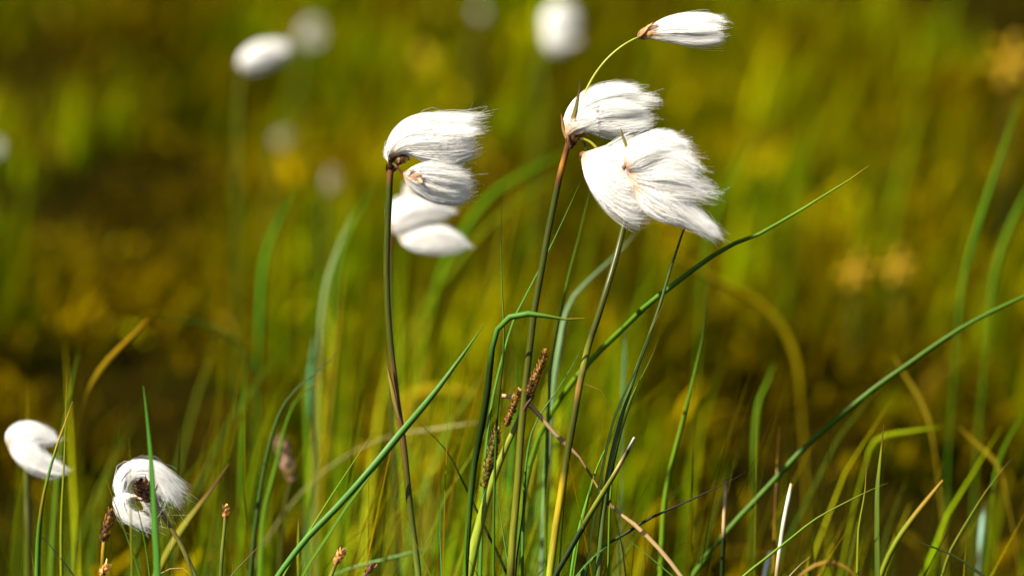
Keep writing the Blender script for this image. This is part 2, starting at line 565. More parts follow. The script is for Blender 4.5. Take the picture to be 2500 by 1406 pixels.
blade("blue-green blade folded over at its knee, its tip pointing right past the tallest stem", [(1428, 776, .99), (1385, 780, .99), (1340, 773, .988), (1300, 766, .987), (1265, 768, .988), (1235, 780, .99), (1215, 803, .992), (1203, 845, .993), (1196, 900, .994), (1190, 955, .995), (1178, 1030, .997), (1160, 1120, 1.0), (1148, 1220, 1.0), (1140, 1330, 1.0), (1136, 1406, 1.0)], 1.0, 19, G_TEAL, None, .1, .15, .15,
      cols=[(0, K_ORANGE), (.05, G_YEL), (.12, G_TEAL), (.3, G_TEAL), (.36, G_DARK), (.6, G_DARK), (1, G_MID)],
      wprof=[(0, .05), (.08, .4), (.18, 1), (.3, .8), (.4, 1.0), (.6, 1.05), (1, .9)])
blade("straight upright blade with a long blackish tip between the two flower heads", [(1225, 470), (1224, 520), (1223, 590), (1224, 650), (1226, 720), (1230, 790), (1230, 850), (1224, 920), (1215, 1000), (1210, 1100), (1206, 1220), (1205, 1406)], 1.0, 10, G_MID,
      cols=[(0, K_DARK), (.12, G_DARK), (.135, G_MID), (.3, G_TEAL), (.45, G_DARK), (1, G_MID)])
blade("slim teal blade passing behind the tallest stem, its tip just left of the lower tuft", [(1414, 450), (1385, 515), (1350, 590), (1318, 655), (1285, 718), (1258, 770), (1238, 830), (1222, 890), (1205, 960), (1190, 1060), (1180, 1180), (1172, 1406)], 1.012, 12, G_TEAL, G_LIME, .05, .2, .4)
blade("green blade with a dark band, upright just behind the tallest stem's right side", [(1445, 440), (1430, 510), (1410, 590), (1394, 650), (1380, 710), (1366, 780), (1355, 840), (1345, 900), (1340, 980), (1335, 1100), (1332, 1406)], 1.05, 14, G_MID, None, .1, .2, .2)
blade("grey-green blurred blade leaning right behind the second flower stem", [(1565, 552, 1.12), (1530, 596, 1.12), (1480, 645, 1.12), (1430, 692, 1.11), (1400, 725, 1.11), (1380, 770, 1.11), (1365, 850, 1.1), (1350, 960, 1.1), (1340, 1100, 1.1)], 1.1, 22, (0.16, 0.24, 0.10))
blade("long arching blade reaching far out right of the flower heads, fine brown tip", [(2122, 404, 1.0), (2085, 432, 1.0), (2030, 466, 1.0), (1965, 507, 1.0), (1900, 545, 1.0), (1840, 578, 1.0), (1780, 600, 1.002), (1735, 628, 1.005), (1690, 660, 1.01), (1630, 706, 1.017), (1580, 745, 1.024), (1520, 803, 1.035), (1465, 856, 1.045), (1420, 905, 1.05), (1360, 985, 1.055), (1310, 1080, 1.06), (1280, 1200, 1.06), (1260, 1406, 1.06)], 1.0, 17, G_TEAL,
      cols=[(0, K_ORANGE), (.02, G_YEL), (.1, G_LIME), (.25, G_MID), (.35, G_TEAL), (.6, G_LIME), (1, G_MID)], fold=.3, roll=.2,
      wprof=[(0, .03), (.05, .3), (.2, .62), (.35, .9), (.6, 1), (1, .9)])
blade("blue-green slim blade slanting between the tallest stem and the second stem", [(1420, 848), (1400, 888), (1375, 930), (1350, 968), (1325, 1002), (1300, 1050), (1285, 1130), (1278, 1250), (1275, 1406)], 1.02, 12, G_TEAL)
blade("long thick slanting blade leaving at the right edge, softly out of focus", [(2520, 715), (2440, 752), (2370, 788), (2300, 832), (2220, 888), (2130, 952), (2050, 1018), (1975, 1082), (1920, 1140), (1860, 1205), (1800, 1268), (1740, 1338), (1690, 1406)], 1.06, 17, (0.050, 0.105, 0.001), None, .1, .2, .1, wprof=[(0, .6), (.3, .9), (.6, 1), (1, .95)])
blade("thin yellow-green blade slanting up to the right across the white straw", [(2168, 1178), (2120, 1198), (2060, 1228), (1990, 1267), (1930, 1314), (1870, 1362), (1815, 1406)], .99, 12, G_LIME, G_YEL, .3, .2, .2)
blade("dark stiff blade with a fine brown tip at the lower right, tallest of the pair", [(2158, 1036), (2152, 1090), (2147, 1135), (2142, 1190), (2141, 1260), (2141, 1330), (2142, 1406)], 1.0, 20, (0.05, 0.075, 0.006), None, .1, .5, .9, cols=[(0, K_BROWN), (.1, K_BROWN), (.2, G_YEL), (.4, (.07, .1, .01)), (1, (.05, .075, .006))], wprof=[(0, .1), (.2, .35), (.45, .8), (1, 1)])
blade("kinked brown-tipped blade at the lower right, shorter of the pair", [(2116, 1092), (2115, 1140), (2112, 1195), (2105, 1240), (2097, 1280), (2094, 1340), (2093, 1406)], 1.005, 13, G_YEL, None, .1, .3, .3, cols=[(0, K_BROWN), (.2, (.14, .07, .01)), (.4, G_YEL), (1, G_YEL)])
blade("bleached white broken straw standing at the lower right", [(1932, 1180), (1925, 1215), (1915, 1262), (1906, 1320), (1896, 1400)], 1.02, 12, K_WHITE, None, .1, .4, .2, wprof=[(0, .7), (.05, 1), (.5, .9), (1, .95)], cols=[(0, K_TAN), (.05, K_WHITE), (.3, (.42, .40, .30)), (.38, K_WHITE), (.6, (.36, .32, .2)), (.7, K_WHITE), (.9, K_TAN), (1, (.2, .14, .05))], name="straw", cat="straw")
blade("short white straw stub beside the foot of the bleached broken straw", [(1880, 1345), (1872, 1375), (1866, 1406)], 1.06, 17, K_WHITE, None, .1, .4, .2, wprof=[(0, .6), (.2, 1), (1, .9)], name="straw", cat="straw")
blade("dark arching blade leaning right low over the meadow, tip above the pale banded straw", [(1830, 1145), (1790, 1170), (1740, 1194), (1690, 1218), (1640, 1240), (1580, 1268), (1530, 1300), (1480, 1330), (1440, 1372), (1415, 1406)], 1.015, 14, (0.045, 0.03, 0.008), None, .1, .2, .2, cols=[(0, K_DARK), (.5, K_DARK), (.7, G_DARK), (1, G_TEAL)])
blade("yellow blade leaning right at the lower right, soft pointed tip", [(2302, 1172), (2270, 1212), (2235, 1256), (2200, 1304), (2170, 1355), (2150, 1406)], 1.03, 17, G_YEL, G_OCH, .3, .2, .2, wprof=[(0, .4), (.15, .8), (.5, 1), (1, .9)])
blade("slim olive blade leaning right near the lower right corner", [(2470, 1118), (2440, 1155), (2405, 1202), (2370, 1258), (2345, 1300), (2320, 1345), (2300, 1406)], 1.03, 13, G_YEL, None, .2)
blade("thin dark teal blade leaning left, tip beside the dark arching blade", [(1513, 1296), (1540, 1322), (1575, 1350), (1610, 1378), (1645, 1408)], .99, 10, G_TEAL, K_BROWN, .06)
blade("yellow-green blade with a bleached tip and painted shadow bands beside the third stem", [(1549, 1067), (1535, 1095), (1515, 1132), (1492, 1172), (1465, 1215), (1435, 1264), (1405, 1318), (1380, 1362), (1355, 1406)], .992, 17, G_YEL,
      cols=[(0, K_WHITE), (.05, K_TAN), (.07, K_DARK), (.16, K_DARK), (.18, K_TAN), (.25, G_YEL), (.55, G_YEL), (.62, G_DARK), (1, G_DARK)], wprof=[(0, .4), (.1, .7), (.4, 1), (1, .9)])  # the dark stops are shadows across the blade, painted in
blade("dark blade hugging the third stem, its brown tip leaning off to the right", [(1620, 738), (1608, 768), (1590, 805), (1572, 850), (1555, 898), (1530, 950), (1505, 1005), (1485, 1075), (1470, 1150), (1455, 1230), (1442, 1310), (1430, 1406)], .998, 17, G_DARK, (.2, .08, .02), .04, .35, .8)
blade("dark green blade close beside the third stem, lower down", [(1580, 860), (1562, 925), (1540, 985), (1520, 1045), (1505, 1105), (1492, 1165), (1480, 1240), (1465, 1320), (1455, 1406)], 1.004, 18, G_DARK, G_MID, .1, .4, -.8)
blade("slender yellow-green blade with a shaded patch right of the third stem", [(1609, 822), (1595, 860), (1578, 898), (1558, 935), (1535, 985), (1515, 1045), (1500, 1120), (1490, 1220), (1485, 1406)], 1.008, 10, G_LIME, G_YEL, .1)
blade("soft green blade with dark breaks standing right of the flower group", [(1728, 708), (1722, 770), (1714, 835), (1702, 885), (1688, 945), (1670, 1015), (1652, 1085), (1635, 1150), (1622, 1230), (1612, 1406)], 1.06, 19, G_LIME, G_DARK, .14)
blade("bright green blade standing behind the third stem's foot", [(1510, 1015), (1492, 1070), (1462, 1130), (1440, 1200), (1420, 1270), (1405, 1340), (1395, 1406)], 1.012, 18, (.09, .24, .02), None)
blade("narrow green blade just left of the third stem's foot", [(1456, 1130), (1442, 1180), (1432, 1230), (1418, 1290), (1408, 1350), (1400, 1406)], 1.01, 10, G_LIME, G_OCH, .2)
blade("teal blade leaning left low between the sedge and the tallest stem", [(1211, 1170), (1218, 1230), (1228, 1300), (1238, 1360), (1246, 1406)], 1.0, 11, G_TEAL, None, .1, .3, .2)
blade("blackish dead blade clinging to the right side of the tallest stem", [(1284, 1126), (1283, 1170), (1278, 1235), (1270, 1300), (1262, 1360), (1258, 1406)], 1.003, 13, (.035, .015, .008), K_DARK, .2, .3, .5)
blade("dark thin blade drooping over to the right from behind the left flower's stem", [(1010, 1020, 1.02), (1045, 1052, 1.02), (1075, 1082, 1.02), (1100, 1115, 1.02), (1125, 1165, 1.02), (1150, 1215, 1.02), (1180, 1280, 1.02), (1215, 1350, 1.02), (1240, 1406, 1.02)], 1.02, 12, G_DARK, K_DARK, .2)
blade("dark curved blade bowing right above the lower left meadow, softly blurred", [(835, 848), (800, 885), (755, 922), (712, 962), (685, 1005), (665, 1060), (648, 1130), (634, 1210), (622, 1300), (612, 1406)], 1.06, 18, (.035, .07, .008), K_BROWN, .07)
blade("blurred green blade curving right just beneath the dark curved blade", [(812, 892), (770, 935), (725, 975), (700, 1030), (685, 1090), (668, 1160), (645, 1250), (635, 1406)], 1.09, 17, (.08, .16, .01), G_OCH, .1)
blade("thin reddish-brown blade leaning right at the lower left of the broad blade", [(682, 1275), (660, 1302), (630, 1335), (600, 1366), (568, 1400)], .995, 10, (.09, .05, .015), None)
blade("short yellow-green blade leaning left beneath the left flower's stem", [(999, 1290), (1012, 1320), (1030, 1355), (1052, 1406)], .99, 10, G_YEL, None)
blade("short blue-green upright blade left of the sedge", [(1077, 1203), (1075, 1250), (1074, 1310), (1078, 1406)], .992, 12, (.05, .13, .03), None, .1, .4, .5)
blade("tiny dark blade leaning right at the bottom left of the sedge", [(996, 1346), (980, 1374), (960, 1406)], .985, 9, G_DARK, G_MID, .2)
blade("short dark blade leaning left at the foot of the sedge", [(1136, 1346), (1150, 1375), (1168, 1406)], .985, 11, G_DARK, G_MID, .2)
blade("short tan curved straw at the bottom edge right of the white straw stub", [(1979, 1357), (1955, 1376), (1925, 1408)], .985, 9, K_TAN, None, name="straw", cat="straw")
blade("dark curved blade drooping right at the lower right below the yellow blade", [(2205, 1300, 1.02), (2250, 1325, 1.02), (2300, 1343, 1.02), (2345, 1365, 1.02), (2400, 1406, 1.02)], 1.02, 18, (.03, .035, .006), None)
blade("thin dark bent blade with a kink at the foot of the third stem", [(1483, 1200), (1497, 1240), (1508, 1285), (1520, 1340), (1527, 1406)], .998, 9, G_DARK, None)
blade("pale-ribbed blade bending right at the bottom centre", [(1500, 1322), (1465, 1345), (1435, 1372), (1405, 1408)], .985, 15, G_TEAL, G_DARK, .1)

# --- left corner
blade("tall yellow-green blade standing before the far left white tuft", [(163, 908), (162, 965), (160, 1030), (158, 1100), (154, 1180), (150, 1260), (149, 1330), (150, 1406)], .985, 13, G_YEL, G_OCH, .1, .3, .2)
blade("orange-tipped blade with a teal middle curving before the far left white tuft", [(177, 980), (160, 1030), (140, 1085), (125, 1135), (112, 1185), (104, 1225), (97, 1275), (93, 1330), (91, 1406)], .985, 15, G_TEAL, None, cols=[(0, K_ORANGE), (.25, (.3, .2, .02)), (.36, G_TEAL), (.48, G_LIME), (.58, (.2, .09, .01)), (.7, G_MID), (1, G_TEAL)], wprof=[(0, .1), (.2, .45), (.5, .6), (.8, 1), (1, 1)])
blade("dark leaf edge close beside the orange-tipped blade, lower down", [(106, 1245), (102, 1300), (99, 1350), (98, 1406)], .99, 9, G_DARK, None)
blade("thin blackish blade leaning left in the lower left corner", [(52, 1272), (80, 1290), (110, 1318), (145, 1358), (182, 1408)], .985, 10, (.02, .025, .01), None)
blade("slim blade with an orange tip leaning left before the nodding tuft", [(257, 1165), (272, 1205), (290, 1255), (310, 1310), (328, 1360), (343, 1406)], .985, 11, G_MID, G_OCH, .25)
blade("slim olive-tipped blade crossing the middle of the nodding tuft", [(311, 1163), (326, 1210), (341, 1260), (352, 1315), (360, 1360), (366, 1406)], .985, 11, G_MID, G_OCH, .25)
blade("faint blurred upright blade before the nodding tuft's left side", [(315, 1068), (318, 1130), (319, 1200), (320, 1280), (322, 1406)], .955, 10, G_YEL, None)
blade("broad dark green upright blade crossing the nodding tuft's right side", [(350, 942), (357, 1005), (365, 1080), (371, 1160), (376, 1250), (381, 1330), (385, 1406)], .96, 22, (.045, .13, .012), None, .1, .5, .3, wprof=[(0, .1), (.25, .5), (.6, .9), (1, 1)])
blade("broad yellow blade leaning right behind the nodding tuft, softly blurred", [(560, 1130), (530, 1175), (495, 1222), (460, 1268), (425, 1320), (395, 1376)], 1.05, 26, (.13, .12, .004), K_BROWN, .3, wprof=[(0, .1), (.3, .5), (.7, 1), (1, .8)])
blade("short pointed upright green blade in the lower left corner, left of two", [(56, 1332), (53, 1370), (50, 1406)], .985, 7, G_MID, None)
blade("short yellow-green blade in the lower left corner, right of two", [(74, 1332), (80, 1368), (86, 1406)], .985, 9, G_YEL, None)
blade("dry curled tan leaf arching at the bottom beneath the nodding tuft", [(470, 1408), (455, 1392), (440, 1383), (420, 1386), (400, 1394), (380, 1406)], .99, 9, K_TAN, None, name="dry_leaf", cat="dry leaf")
blade("orange-brown sliver of leaf at the bottom right of the brown-tipped rush", [(564, 1352), (568, 1380), (567, 1406)], .99, 6, K_ORANGE, None)
blade("blurred green blade behind the tall yellow-green blade on the left", [(196, 840), (185, 890), (175, 940), (165, 1000), (150, 1080), (140, 1170), (130, 1300)], 1.12, 16, (.09, .15, .01), None)
blade("ochre broad dead blade leaning right above the far left tuft, blurred", [(362, 778), (330, 815), (295, 850), (262, 885), (228, 935), (205, 985), (195, 1060), (190, 1180)], 1.13, 24, G_OCH, None, wprof=[(0, .3), (.25, .9), (.42, 1), (.55, .3), (1, .2)], cols=[(0, (.2, .11, .004)), (.4, (.16, .10, .004)), (.55, (.05, .03, .002)), (1, (.03, .025, .002))])
blade("blurred olive upright blade above the far left white tuft", [(66, 930), (67, 990), (68, 1080), (66, 1180), (64, 1300)], 1.09, 14, G_LIME, G_OCH, .2)

# --- soft blades further back
BG = [
    ("blurred bright green blade standing left of the grey-green seed leaf", [(722, 450), (700, 500), (672, 560), (650, 620), (640, 680), (635, 760), (630, 860)], 1.26, 26, (.07, .2, .01)),
    ("pale grey-green blurred blade with a light middle left of the left flower", [(862, 520), (845, 560), (825, 610), (808, 660), (795, 710), (785, 780), (780, 860)], 1.18, 24, (.2, .26, .08)),
    ("long blurred green blade leaning right behind the left flower's head", [(935, 415), (905, 470), (872, 530), (845, 590), (825, 660), (815, 760), (812, 860)], 1.24, 26, (.08, .16, .006)),
    ("broad blurred green blade slanting right behind the tallest flower head, upper of two", [(1400, 362), (1330, 398), (1260, 436), (1200, 478), (1150, 540), (1105, 610), (1070, 690), (1045, 790)], 1.3, 30, (.09, .19, .005)),
    ("broad blurred olive blade slanting right behind the tallest flower head, lower of two", [(1370, 425), (1300, 470), (1230, 520), (1160, 590), (1100, 665), (1040, 750), (990, 840), (960, 920)], 1.3, 26, (.13, .16, .004)),
    ("blurred green blade leaning right beyond the lower tuft, in open meadow", [(1840, 320), (1815, 375), (1788, 432), (1760, 490), (1738, 560), (1720, 640), (1712, 740)], 1.3, 22, (.1, .18, .005)),
    ("faint olive blade tip rising behind the topmost tuft's stalk", [(1590, 118), (1576, 165), (1560, 220), (1548, 280), (1540, 340)], 1.4, 16, (.12, .18, .005)),
    ("tall blurred green blade near the right edge, inner of two", [(2500, 215), (2470, 300), (2440, 390), (2410, 480), (2385, 560), (2362, 640), (2345, 730), (2335, 840)], 1.2, 22, (.08, .17, .008)),
    ("tall blurred green blade at the right edge, outer of two", [(2530, 420), (2500, 480), (2470, 545), (2445, 610), (2425, 690), (2412, 800)], 1.22, 26, (.09, .18, .008)),
    ("blurred lime leaf lying almost level at the right, above the stiff dark blade", [(2300, 1042), (2255, 1050), (2205, 1058), (2160, 1066), (2130, 1085), (2115, 1130)], 1.12, 28, (.2, .24, .004)),
    ("blurred ochre blade leaning left above the lime level leaf", [(2178, 862), (2200, 900), (2225, 938), (2248, 975), (2268, 1020), (2280, 1090)], 1.14, 24, (.3, .21, .01)),
    ("blurred teal glinting leaf tip left of the left flower's stem", [(770, 815), (766, 845), (762, 880), (758, 930), (755, 1000)], 1.16, 26, (.08, .24, .08)),
    ("big blurred yellow dead leaf arching over the meadow right of the third stem", [(1585, 565), (1640, 610), (1700, 660), (1780, 700), (1850, 740), (1910, 800), (1945, 880), (1955, 980)], 1.26, 36, (.23, .17, .003)),
    ("blurred pale blue-green leaf drop hanging near the lower right corner", [(2402, 1228), (2400, 1265), (2396, 1305), (2392, 1350)], 1.12, 24, (.3, .46, .3)),
    ("blurred green upright blade right of the dark curved blade", [(600, 880), (598, 950), (594, 1030), (590, 1130), (585, 1260)], 1.14, 18, (.09, .18, .006)),
    ("blurred green upright blade left of the broad blade's middle", [(745, 900), (745, 980), (748, 1060), (750, 1160), (750, 1280)], 1.16, 22, (.1, .2, .006)),
    ("blurred dark green blade bowing over the ochre leaf on the left", [(370, 780), (430, 778), (490, 790), (545, 812), (590, 850), (620, 900), (635, 990)], 1.2, 20, (.03, .05, .004)),
    ("blurred green blade rising in the middle behind the sedge", [(1270, 880), (1262, 960), (1255, 1050), (1248, 1150), (1240, 1280)], 1.1, 20, (.08, .2, .01)),
    ("blurred teal upright blade behind the long arching blade's bend", [(1527, 800), (1525, 860), (1522, 920), (1520, 1000)], 1.1, 12, (.08, .2, .08)),
    ("blurred lime upright blade below the pointed red bud", [(730, 1262), (729, 1320), (728, 1406)], 1.03, 15, (.17, .2, .006)),
    ("blurred green blade slanting in the lower right corner", [(2500, 1000), (2475, 1050), (2450, 1100), (2430, 1160), (2420, 1240)], 1.12, 18, (.1, .18, .006)),
    ("blurred yellow dead leaf slanting above the lower right corner", [(2340, 1040), (2375, 1075), (2410, 1105), (2440, 1140), (2455, 1200)], 1.12, 22, (.33, .22, .01)),
    ("blurred green upright blade with a light top right of the soft broken blade", [(1890, 885), (1875, 930), (1855, 975), (1845, 1040), (1840, 1150)], 1.16, 20, (.12, .22, .01)),
    ("blurred ochre arch of dead grass at the bottom right edge", [(2090, 1408), (2060, 1380), (2020, 1372), (1980, 1385), (1950, 1408)], 1.05, 24, (.3, .17, .012)),
    ("blurred yellow tussock patch drawn as one broad leaf behind the left flower's stem, low down", [(1180, 975), (1120, 958), (1050, 958), (1000, 978), (985, 1050)], 1.3, 60, (.36, .26, .006)),  # one wide leaf stands in for a patch of tussock
    ("blurred pale lying straw behind the left flower's stem", [(1170, 1030), (1100, 1040), (1040, 1050), (985, 1056)], 1.12, 14, (.42, .36, .12)),
    ("blurred pinkish lying leaf tip left of the sedge's foot", [(1050, 1336), (1000, 1350), (940, 1366), (880, 1380), (830, 1396)], 1.06, 16, (.16, .28, .06)),
]
for lab, pts, d, wp, c in BG:
    c = np.array(c) * (.62 if c[0] > c[1] else .8)
    blade(lab, pts, d + (d - 1) * .25, wp * .7, c, None, .1, .2, wprof=[(0, .08), (.25, .7), (.5, 1), (.8, .8), (1, .35)])
blade("blurred banded tan straw standing at the right behind the slanting thick blade", [(1903, 1040), (1900, 1080), (1897, 1130), (1895, 1190), (1892, 1260), (1890, 1340)], 1.07, 13, K_TAN, None, name="straw", cat="straw",
      cols=[(0, G_OCH), (.2, K_BROWN), (.3, G_OCH), (.45, K_TAN), (.5, K_BROWN), (1, G_OCH)])
blade("pale straw with dark bands standing under the dark arching blade's tip", [(1772, 1168), (1771, 1200), (1769, 1240), (1767, 1290), (1765, 1340)], 1.03, 13, K_TAN, None, name="straw", cat="straw",
      cols=[(0, G_YEL), (.12, K_TAN), (.38, K_TAN), (.4, K_DARK), (.46, K_TAN), (.7, K_TAN), (.76, K_DARK), (1, G_DARK)], wprof=[(0, .8), (1, 1)])
blade("bent dry tan stalk lying from behind the tallest stem down to the third stem", [(1225, 966, 1.0), (1260, 968, 1.0), (1290, 985, 1.002), (1320, 1018, 1.004), (1345, 1046, 1.005), (1372, 1078, 1.006), (1400, 1098, 1.008), (1425, 1130, 1.008), (1445, 1165, 1.006), (1470, 1205, 1.005), (1495, 1240, 1.004), (1530, 1264, 1.004)], 1.0, 14, K_TAN, None, name="dry_stalk", cat="dry stalk",
      cols=[(0, K_TAN), (.3, K_TAN), (.45, (.45, .28, .13)), (.55, K_BROWN), (.6, K_TAN), (.68, K_BROWN), (.78, (.3, .17, .04)), (.86, K_BROWN), (.92, K_TAN), (1, K_TAN)],
      wprof=[(0, .9), (.2, 1), (.45, .8), (.5, 1.1), (.55, .5), (.8, .5), (.9, 1.1), (.95, .5), (1, .9)], grow=True)
blade("thin curled rusty leaf tip hooking right from the second stem", [(1490, 1030), (1487, 1000), (1478, 970), (1462, 947), (1442, 937), (1424, 941), (1412, 951), (1402, 1000), (1395, 1060), (1385, 1150)], 1.0, 6, K_ORANGE, None, name="dry_leaf", cat="dry leaf", cols=[(0, K_BROWN), (.4, (.3, .14, .02)), (1, G_YEL)])

# ------------------------------------------------------------------ stems, scales, spikes
def join_parts(parts):
    co, q, c, uv, off = [], [], [], [], 0
    for p in parts:
        co.append(p[0]); q.append(p[1] + off); c.append(p[2]); uv.append(p[3])
        off += len(p[0])
    return np.vstack(co), np.vstack(q), np.vstack(c), np.vstack(uv)


def stem_geo(pts, d, r0, r1, cols, ground=True, n=60, sides=12):
    """tip -> base; r0 tip radius px, r1 base radius px; cols along the visible part"""
    P = path3(pts, d)
    vis = np.linalg.norm(np.diff(P, axis=0), axis=1).sum()
    if ground:
        P = to_ground(P)
    tot = np.linalg.norm(np.diff(P, axis=0), axis=1).sum()
    P = resample(P, n)
    t = np.linspace(0, 1, n)
    v = vis / tot
    rad = np.interp(t, [0, v, 1], [r0, r1, r1]) * KPX * d
    c = ramp([(s * v, k) for s, k in cols], t)
    co, q, cc, uv = tube(P, rad, sides, c)
    uv = uv.copy()
    return (co, q, cc, uv), P


def scale_leaf(p, d, nrm, ln, wd, c):
    """one small pointed papery scale lying along d, bulging to nrm"""
    d = d / np.linalg.norm(d)
    s = np.cross(d, nrm)
    s /= np.linalg.norm(s) + 1e-9
    nn = np.cross(s, d)
    ts = np.array([0, .3, .6, .85, 1.0])
    ws = np.array([.55, 1, .9, .45, .03]) * wd * .5
    lift = np.array([0, .16, .2, .14, .16]) * ln
    C = p + d * (ts * ln)[:, None] + nn * lift[:, None]
    a = C - s * ws[:, None] - nn * (ws * .5)[:, None]
    b = C + s * ws[:, None] - nn * (ws * .5)[:, None]
    mid = C
    co = np.stack([a, mid, b], 1).reshape(-1, 3)
    q = []
    for i in range(4):
        for j in (0, 1):
            k = i * 3 + j
            q.append([k, k + 1, k + 4, k + 3])
    cc = np.repeat(ramp([(0, np.array(c) * 1.1), (.7, c), (1, np.array(c) * 1.6)], ts), 3, 0)
    uv = np.stack([np.tile([0, .5, 1], 5), np.repeat(ts * ln, 3)], 1)
    return co, np.array(q), cc, uv


def scales(P, rad, n, ln, wd, cols, rs, splay=.35):
    """scales set spirally on the axis path P with local radius rad"""
    P = resample(P, 30)
    T, S, Nn = frames(P, AX_Z)
    out = []
    for k in range(n):
        u = (k + .5) / n
        i = min(29, int(u * 30))
        a = k * 2.399 + rs.rand() * .5
        nr = S[i] * math.cos(a) + Nn[i] * math.sin(a)
        r = np.interp(u, *rad)
        c = np.array(cols[rs.randint(len(cols))]) * (0.7 + .6 * rs.rand())
        out.append(scale_leaf(P[i] + nr * r, T[i] + nr * splay * (0.5 + rs.rand()), nr, ln * (0.75 + .5 * rs.rand()), wd, c))
    core, q, c, uv = tube(P, np.interp(np.linspace(0, 1, 30), *rad), 10, np.tile(np.array(cols[0]) * .7, (30, 1)))
    out.append((core, q, c, uv))
    return out


# ------------------------------------------------------------------ cotton tufts
def cotton(top, bot, d, n, seed, rad=0.000035, fat=0.62, core=0.58, clumps=60, ragged=0.14, dz=0.0, cream=0.14, stray=0.10, wave=0.0007, tips=0.95, tilt=0.0, splay=0.0011, fuzz=.14):
    """a tuft of silky hairs combed between two outline curves (photo pixels), thick in depth"""
    rs = np.random.RandomState(seed)
    M = 12
    t = np.linspace(0, 1, M)
    A = resample(path3(top, d + dz), M)
    B = resample(path3(bot, d + dz), M)
    A, B = A * .965 + B * .035, B * .965 + A * .035
    gap = np.linalg.norm(A - B, axis=1)
    view = AX_Z
    half = np.minimum(gap * 0.5, np.median(gap) * 0.62 + 0.002) * fat + 0.0006
    half[0] = min(half[0], 0.0018)
    half[1] = min(half[1], 0.0034)
    # clumps
    th = rs.rand(clumps) * 2 * np.pi
    rr = np.sqrt(rs.rand(clumps)) ** .7
    cs, cw = .5 + .5 * rr * np.cos(th), rr * np.sin(th)
    cl = 1.0 + ragged * rs.randn(clumps) * .8
    ci = rs.randint(0, clumps, n)
    th = rs.rand(n) * 2 * np.pi
    rr = np.sqrt(rs.rand(n)) ** .55
    rr = np.where(rs.rand(n) < fuzz, rr * (1 + .35 * rs.rand(n)), rr)
    fs, fw = .5 + .5 * rr * np.cos(th), rr * np.sin(th)
    # nearest clump rather than random: hairs gather into the wisp beside them
    D = (fs[:, None] - cs[None]) ** 2 * 4 + (fw[:, None] - cw[None]) ** 2
    ci = np.argmin(D + 0.05 * rs.rand(n, clumps), 1)
    pull = 0.38 * rs.rand(n)
    tmax = np.clip(cl[ci] + ragged * rs.randn(n) - ragged * .35, 0.4, 1.25) * tips
    tt = t[None] * tmax[:, None]
    mixt = (np.clip(tt, 0, 1) ** 1.6) * pull[:, None]
    s = fs[:, None] * (1 - mixt) + cs[ci][:, None] * mixt
    ww = fw[:, None] * (1 - mixt) + cw[ci][:, None] * mixt
    iA = np.stack([np.interp(tt, t, A[:, k]) for k in range(3)], -1)
    iB = np.stack([np.interp(tt, t, B[:, k]) for k in range(3)], -1)
    ov = np.clip(tt - 1, 0, None)[..., None]
    eA, eB = (A[-1] - A[-2]) * (M - 1), (B[-1] - B[-2]) * (M - 1)
    iA = iA + ov * eA
    iB = iB + ov * eB
    ih = np.interp(tt, t, half)
    P = iB * (1 - s[..., None]) + iA * s[..., None] + view * (ww * ih)[..., None] + view * (tilt * tt)[..., None]
    P = P + (rs.randn(clumps, 3) * splay)[ci][:, None] * (tt ** 1.6)[..., None] + (rs.randn(n, 3) * splay * .55)[:, None] * (tt ** 2)[..., None]
    # gentle waves and stray hairs
    ax = rs.randn(n, 3)
    ax /= np.linalg.norm(ax, axis=1)[:, None]
    amp = wave * (0.4 + rs.rand(n))
    st = rs.rand(n) < stray
    amp = np.where(st, amp * 3.2 + .0006, amp)
    fr = 0.6 + 1.6 * rs.rand(n)
    P = P + ax[:, None] * (amp[:, None] * tt ** 1.4 * np.sin(2 * np.pi * fr[:, None] * tt + 6.28 * rs.rand(n)[:, None]))[..., None]
    ax2 = rs.randn(n, 3)
    P = P + ax2[:, None] * ((.00013 * (0.3 + rs.rand(n)))[:, None] * tt * np.sin(6.28 * ((3 + 4 * rs.rand(n))[:, None] * tt + rs.rand(n)[:, None])))[..., None]
    # hairs as three-sided tapering threads
    T = np.gradient(P, axis=1)
    T /= np.linalg.norm(T, axis=2)[..., None] + 1e-12
    ref = rs.randn(n, 3)
    S = np.cross(T, ref[:, None])
    S /= np.linalg.norm(S, axis=2)[..., None] + 1e-12
    Nn = np.cross(S, T)
    rd = rad * np.where(rs.rand(n) < .10, 1.4, 0.7 + .6 * rs.rand(n))[:, None] * np.interp(t, [0, .5, 1], [1.2, 1, .35])[None]
    ring = []
    for a in (0, 2.094, 4.189):
        ring.append(P + rd[..., None] * (math.cos(a) * S + math.sin(a) * Nn))
    co = np.stack(ring, 2).reshape(-1, 3)
    b = (np.arange(n) * M * 3)[:, None, None] + (np.arange(M - 1) * 3)[None, :, None]
    j = np.arange(3)[None, None]
    k = (j + 1) % 3
    q = np.stack([b + j, b + k, b + 3 + k, b + 3 + j], -1).reshape(-1, 4)
    cr, wh, pk = np.array([.84, .70, .54]), np.array([.93, .92, .89]), np.array([.62, .40, .24])
    f = np.clip(tt / (cream * (0.6 + .8 * rs.rand(n))[:, None]), 0, 1)[..., None]
    c = np.where(f < .5, pk * (1 - 2 * f) + cr * 2 * f, cr * (2 - 2 * f) + wh * (2 * f - 1))
    tint = np.where(rs.rand(n)[:, None] < .3, np.array([.98, .93, .86]), np.array([1., .995, .985])) * (.97 + .03 * rs.rand(n))[:, None]
    c = np.repeat((c * tint[:, None]).reshape(-1, 3), 3, 0)
    uv = np.zeros((len(co), 2))
    parts = [(co, q, c, uv)]
